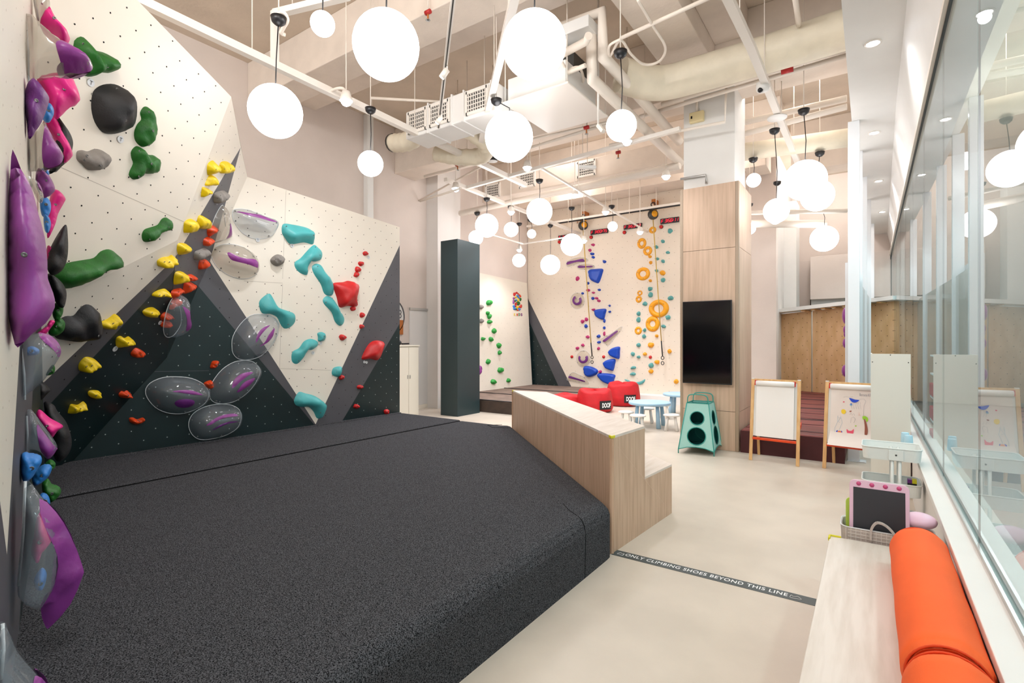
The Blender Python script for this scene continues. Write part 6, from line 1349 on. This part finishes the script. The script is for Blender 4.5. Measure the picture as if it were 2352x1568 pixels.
# ---- trolley with cups
def tray(parent, c, w, d, zb, zt_, m='trolley', n=6, name='tray'):
    R_ = .05
    def loop(k, z):
        out = []
        for sx, sy, a0 in ((1, 1, 0), (-1, 1, 90), (-1, -1, 180), (1, -1, 270)):
            for i in range(n + 1):
                a = math.radians(a0 + 90 * i / n); out.append(Vector((c.x + sx * (w / 2 * k - R_) + R_ * math.cos(a), c.y + sy * (d / 2 * k - R_) + R_ * math.sin(a), z)))
        return out
    o1, o2, i2, i1 = loop(.96, zb), loop(1, zt_), loop(.985, zt_), loop(.945, zb + .004); N_ = len(o1); mb = MB()
    for a, b in ((o1, o2), (o2, i2), (i2, i1)): mb.add(a + b, [(k, (k + 1) % N_, N_ + (k + 1) % N_, N_ + k) for k in range(N_)], 0, False)
    mb.add(o1, [list(range(N_))[::-1]]); mb.add(i1, [list(range(N_))]); t_ = mb.build(name, m, parent)
    MB().tube(o2 + [o2[0]], .006, 6, cap=False).build('rim', m, t_); return t_
rf0, rf1 = at_z(1990, 1030, .775), at_z(2104, 1050, .775); rb_ = at_z(1990, 1002, .775)
tcx = Vector(((rf0.x + rf1.x) / 2 + .0, (rf0.y + rf1.y) / 2 + .17, 0)); tw_ = max(.32, rf1.x - rf0.x); td = .36
tcx = at_z(2046, 1022, .775); tcx.z = 0
tro = thing('trolley', 'pale green-white three tier metal trolley before the cream shelf', 'trolley', tcx)
for zb_, zt_ in ((.675, .775), (.39, .49), (.1, .2)): tray(tro, tcx, .40, .34, zb_, zt_)
for s in (-1, 1): 
    MB().tube([(tcx.x + .03 + s * .025, tcx.y - .155, .1), (tcx.x + .03 + s * .025, tcx.y - .155, .74)], .012, 10).build('post', 'trolley', tro)
    MB().tube([(tcx.x + .03 + s * .025, tcx.y + .155, .1), (tcx.x + .03 + s * .025, tcx.y + .155, .74)], .012, 10).build('post', 'trolley', tro)
MB().box((tcx.x - .02, tcx.y - .178, .68), (tcx.x + .08, tcx.y - .168, .765)).build('front_plate', 'trolley', tro, bevel=.003); MB().lathe([(.007, 0), (.005, .005), (.0005, .005)], (tcx.x + .03, tcx.y - .178, .725), (0, -1, 0), 10).build('screw', 'steel_dark', tro)
for sx in (-1, 1):
    for sy in (-1, 1):
        c = Vector((tcx.x + sx * .15, tcx.y + sy * .12, .0)); w_ = MB().lathe([(.0005, -.012), (.028, -.012), (.028, .012), (.0005, .012)], c + Vector((0, 0, .029)), (1, 0, 0), 14).build('wheel', 'steel_dark', tro); MB().tube([c + Vector((0, 0, .055)), c + Vector((0, 0, .1))], .008, 6).build('caster_stem', 'alu', tro)
def cup(lab, px, py):
    c = at_z(px, py, .69); t = MB().lathe([(.034, 0), (.036, .004), (.030, .10), (.027, .105), (.0005, .105)], (c.x, c.y, .681), n=24).build('cup', 'cup_blue'); tag(t, lab, 'cup', 'upturned pale blue cups')
cup('upturned pale blue cup on the trolley, front one', 2087, 1023); cup('upturned pale blue cup on the trolley, rear one partly hidden', 2079, 1016)
c = Vector((tcx.x + .14, tcx.y - .03, .396)); t = thing('glue_box', 'small dark box with a purple and yellow lid in the middle trolley tray', 'box', c)
MB().box(c + Vector((-.03, -.03, 0)), c + Vector((.03, .03, .09))).build('box', 'black_plastic', t); MB().box(c + Vector((-.03, -.03, .09)), c + Vector((0, .03, .12))).build('lid', 'purple_deep', t); MB().box(c + Vector((0, -.03, .09)), c + Vector((.03, .03, .12))).build('lid', 'corner_yellow', t)
# ---- basket with drawing boards (stands on a low stand beyond the bench end)
kx0, ky0 = at_z(1930, 1200, .50), at_z(2070, 1235, .50)
bz0, bz1 = .30, .515; ya_ = by + .03; xb0, xb1 = -.155, .31; yb_ = ya_ + .24
bk = thing('basket', 'beige checked fabric basket with loop handles at the far end of the bench', 'basket', ((xb0 + xb1) / 2, (ya_ + yb_) / 2, .30))
mb = MB()
def ring_(x0, y0, x1, y1, z, R_=.05, n=5, g=0):
    out = []
    for cx__, cy__, a0 in ((x1 - R_, y1 - R_, 0), (x0 + R_, y1 - R_, 90), (x0 + R_, y0 + R_, 180), (x1 - R_, y0 + R_, 270)):
        for i in range(n + 1): a = math.radians(a0 + 90 * i / n); out.append(Vector((cx__ + R_ * math.cos(a), cy__ + R_ * math.sin(a), z)))
    return out
la, lb2 = ring_(xb0 + .01, ya_ + .01, xb1 - .01, yb_ - .01, bz0), ring_(xb0, ya_, xb1, yb_, bz1); li = ring_(xb0 + .008, ya_ + .008, xb1 - .008, yb_ - .008, bz1 - .0); lj = ring_(xb0 + .018, ya_ + .018, xb1 - .018, yb_ - .018, bz0 + .01)
N_ = len(la)
for a, b in ((la, lb2), (lb2, li), (li, lj)): mb.add(a + b, [(k, (k + 1) % N_, N_ + (k + 1) % N_, N_ + k) for k in range(N_)], 0, True)
mb.add(la, [list(range(N_))[::-1]]); mb.build('fabric_body', 'basket', bk); MB().tube(lb2 + [lb2[0]], .004, 5, cap=False).build('rim', 'rim', bk)
mat('check_line', '#e9e3dc', .9)
mb = MB()
for i in range(17): x = xb0 + .03 + i * (xb1 - xb0 - .06) / 16; mb.box((x - .0012, ya_ - .0015, bz0 + .01), (x + .0012, ya_ + .001, bz1 - .004))
for j in range(10): z = bz0 + .02 + j * .02; mb.box((xb0 + .04, ya_ - .0015, z - .0012), (xb1 - .04, ya_ + .001, z + .0012))
mb.build('check_lines', 'check_line', bk, kind='stuff')
hp = spline([Vector((x, ya_ - .006, z)) for x, z in ((.0, bz1 - .055), (.003, bz1 + .01), (.03, bz1 + .055), (.075, bz1 + .045), (.115, bz1 + .0), (.135, bz1 - .06))], 6)
mb = MB(); 
for a, b in zip(hp, hp[1:]): mb.bar(a, b + (b - a) * .1, .012, .022, up=(0, 1, 0))
mb.build('handle', 'basket', bk, bevel=.002)
sbx = boxthing('low_stand', 'low pale stand under the checked basket beyond the bench', 'stand', (xb0 + .01, ya_ + .01, 0), (.31, yb_ + .16, .298), 'white_paint')
def dboard(lab, P0, P1_, tilt, h, m, th_=.016, knobs=True):
    t = thing('drawing_board', lab, 'drawing board', P0, 'magnetic drawing boards'); u = (P1_ - P0).normalized(); W_ = (P1_ - P0).length; n = Vector((-u.y, u.x, 0)); v = (Vector((0, 0, 1)) + n * tilt).normalized(); nn2 = u.cross(v)
    R_ = .03; pts = []
    for cx__, cy__, a0 in ((W_ - R_, h - R_, 0), (R_, h - R_, 90), (R_, R_, 180), (W_ - R_, R_, 270)):
        for i in range(6): a = math.radians(a0 + 18 * i); pts.append(P0 + u * (cx__ + R_ * math.cos(a)) + v * (cy__ + R_ * math.sin(a)))
    MB().prism(pts, nn2 * th_).build('frame', m, t, bevel=.003)
    a, b = .02, .045
    q_ = [P0 + u * x + v * y - nn2 * .0 for x, y in ((a, a), (W_ - a, a), (W_ - a, h - b), (a, h - b))]
    MB().prism([p + nn2 * (th_ if nn2.dot(CAM - P0) > 0 else 0) for p in q_], nn2 * (.001 if nn2.dot(CAM - P0) > 0 else -.001)).build('writing_panel', 'board_black', t)
    if knobs:
        f_ = nn2 if nn2.dot(CAM - P0) > 0 else -nn2; base = th_ if nn2.dot(CAM - P0) > 0 else 0
        mat('knob_pink', '#cc4d80', .4) if 'knob_pink' not in MATS else 0
        for k in range(4):
            c = P0 + u * (W_ * (.16 + .225 * k)) + v * (h - .022) + nn2 * base; MB().lathe([(.013, -.001), (.012, .003), (.0005, .004)], c, f_, 16).build('stamp_knob', 'knob_pink', t)
    return t
dP0 = at_y(1951, 1200, ya_ + .07); zb1 = .36; P0 = Vector((dP0.x, ya_ + .05, zb1)); pr = at_y(2090, 1200, ya_ + .05); P1__ = Vector((pr.x, ya_ + .05, zb1)); ht = at_y(1960, 1100, ya_ + .08).z - zb1
dboard('pink framed black drawing board standing in the basket', P0, P1__, .12, ht, 'pale_pink')
dboard('lime framed drawing board behind the pink one at its left', P0 + Vector((-.02, .07, 0)), P0 + Vector((.2, .085, 0)), .12, ht - .13, 'lime', knobs=False)
c = at_y(2112, 1195, ya_ + .14); mb = MB(); mb.sphere((0, 0, 0), 1, 22, 14); mb.v = [c + Vector((v.x * .085, v.y * .09, v.z * .045)) for v in mb.v]
tag(mb.build('toy_lid', 'pale_pink'), 'glossy pale pink rounded toy beside the drawing board in the basket', 'toy')
# ---- orange bolster cushions on the bench
def bolster(lab, y0_, y1_, cx__, r, z0_):
    t = thing('bolster', lab, 'cushion', (cx__, (y0_ + y1_) / 2, z0_), 'orange bolster cushions'); mb = MB(); n, m = 36, 30; P = []
    for i in range(m + 1):
        k = i / m; e = min(k, 1 - k) * (y1_ - y0_); f_ = math.sqrt(max(0, 1 - max(0, 1 - e / .035) ** 2)); rad = r * (.86 + .14 * f_) * (1 - .018 * math.sin(k * math.pi * 3) * math.sin(k * 9))
        P.append((y0_ + (y1_ - y0_) * k, rad))
    vs = []
    for y, rad in P:
        for k in range(n):
            a = 2 * math.pi * k / n; x = rad * math.cos(a); z = rad * math.sin(a) * 1.02; z = max(z, -rad * .86)
            vs.append(Vector((cx__ + x, y, z0_ + r * .86 + z + .002 * math.sin(7 * a + y * 5))))
    fs = [(i * n + k, i * n + (k + 1) % n, (i + 1) * n + (k + 1) % n, (i + 1) * n + k) for i in range(m) for k in range(n)]
    mb.add(vs, fs, 0, True)
    for i, y in ((0, y0_), (m, y1_)):
        b = i * n; c_ = len(mb.v); dome = .02 if i else -.02; mb.v.append(Vector((cx__, y + dome, z0_ + r * .86))); 
        for k in range(n): mb.f.append([c_, b + k, b + (k + 1) % n]); mb.m.append(0); mb.s.append(True)
    mb.build('cushion', 'orange_fabric', t)
    for y, rad in ((y0_ + .006, r * .90), (y1_ - .006, r * .90)):
        pts = [Vector((cx__ + rad * 1.01 * math.cos(a), y, z0_ + r * .86 + max(rad * 1.01 * math.sin(a) * 1.02, -r * .84))) for a in np.linspace(0, 2 * math.pi, 37)]
        MB().tube(pts, .0045, 6, cap=False).build('piping', 'orange_pipe', t)
    return t
bolster('far orange bolster cushion on the bench, beside the basket', 2.14, 3.43, .205, .125, ZBN + .001)
bolster('near orange bolster cushion on the bench, cut by the bottom edge', 0.85, 2.11, .205, .125, ZBN + .001)
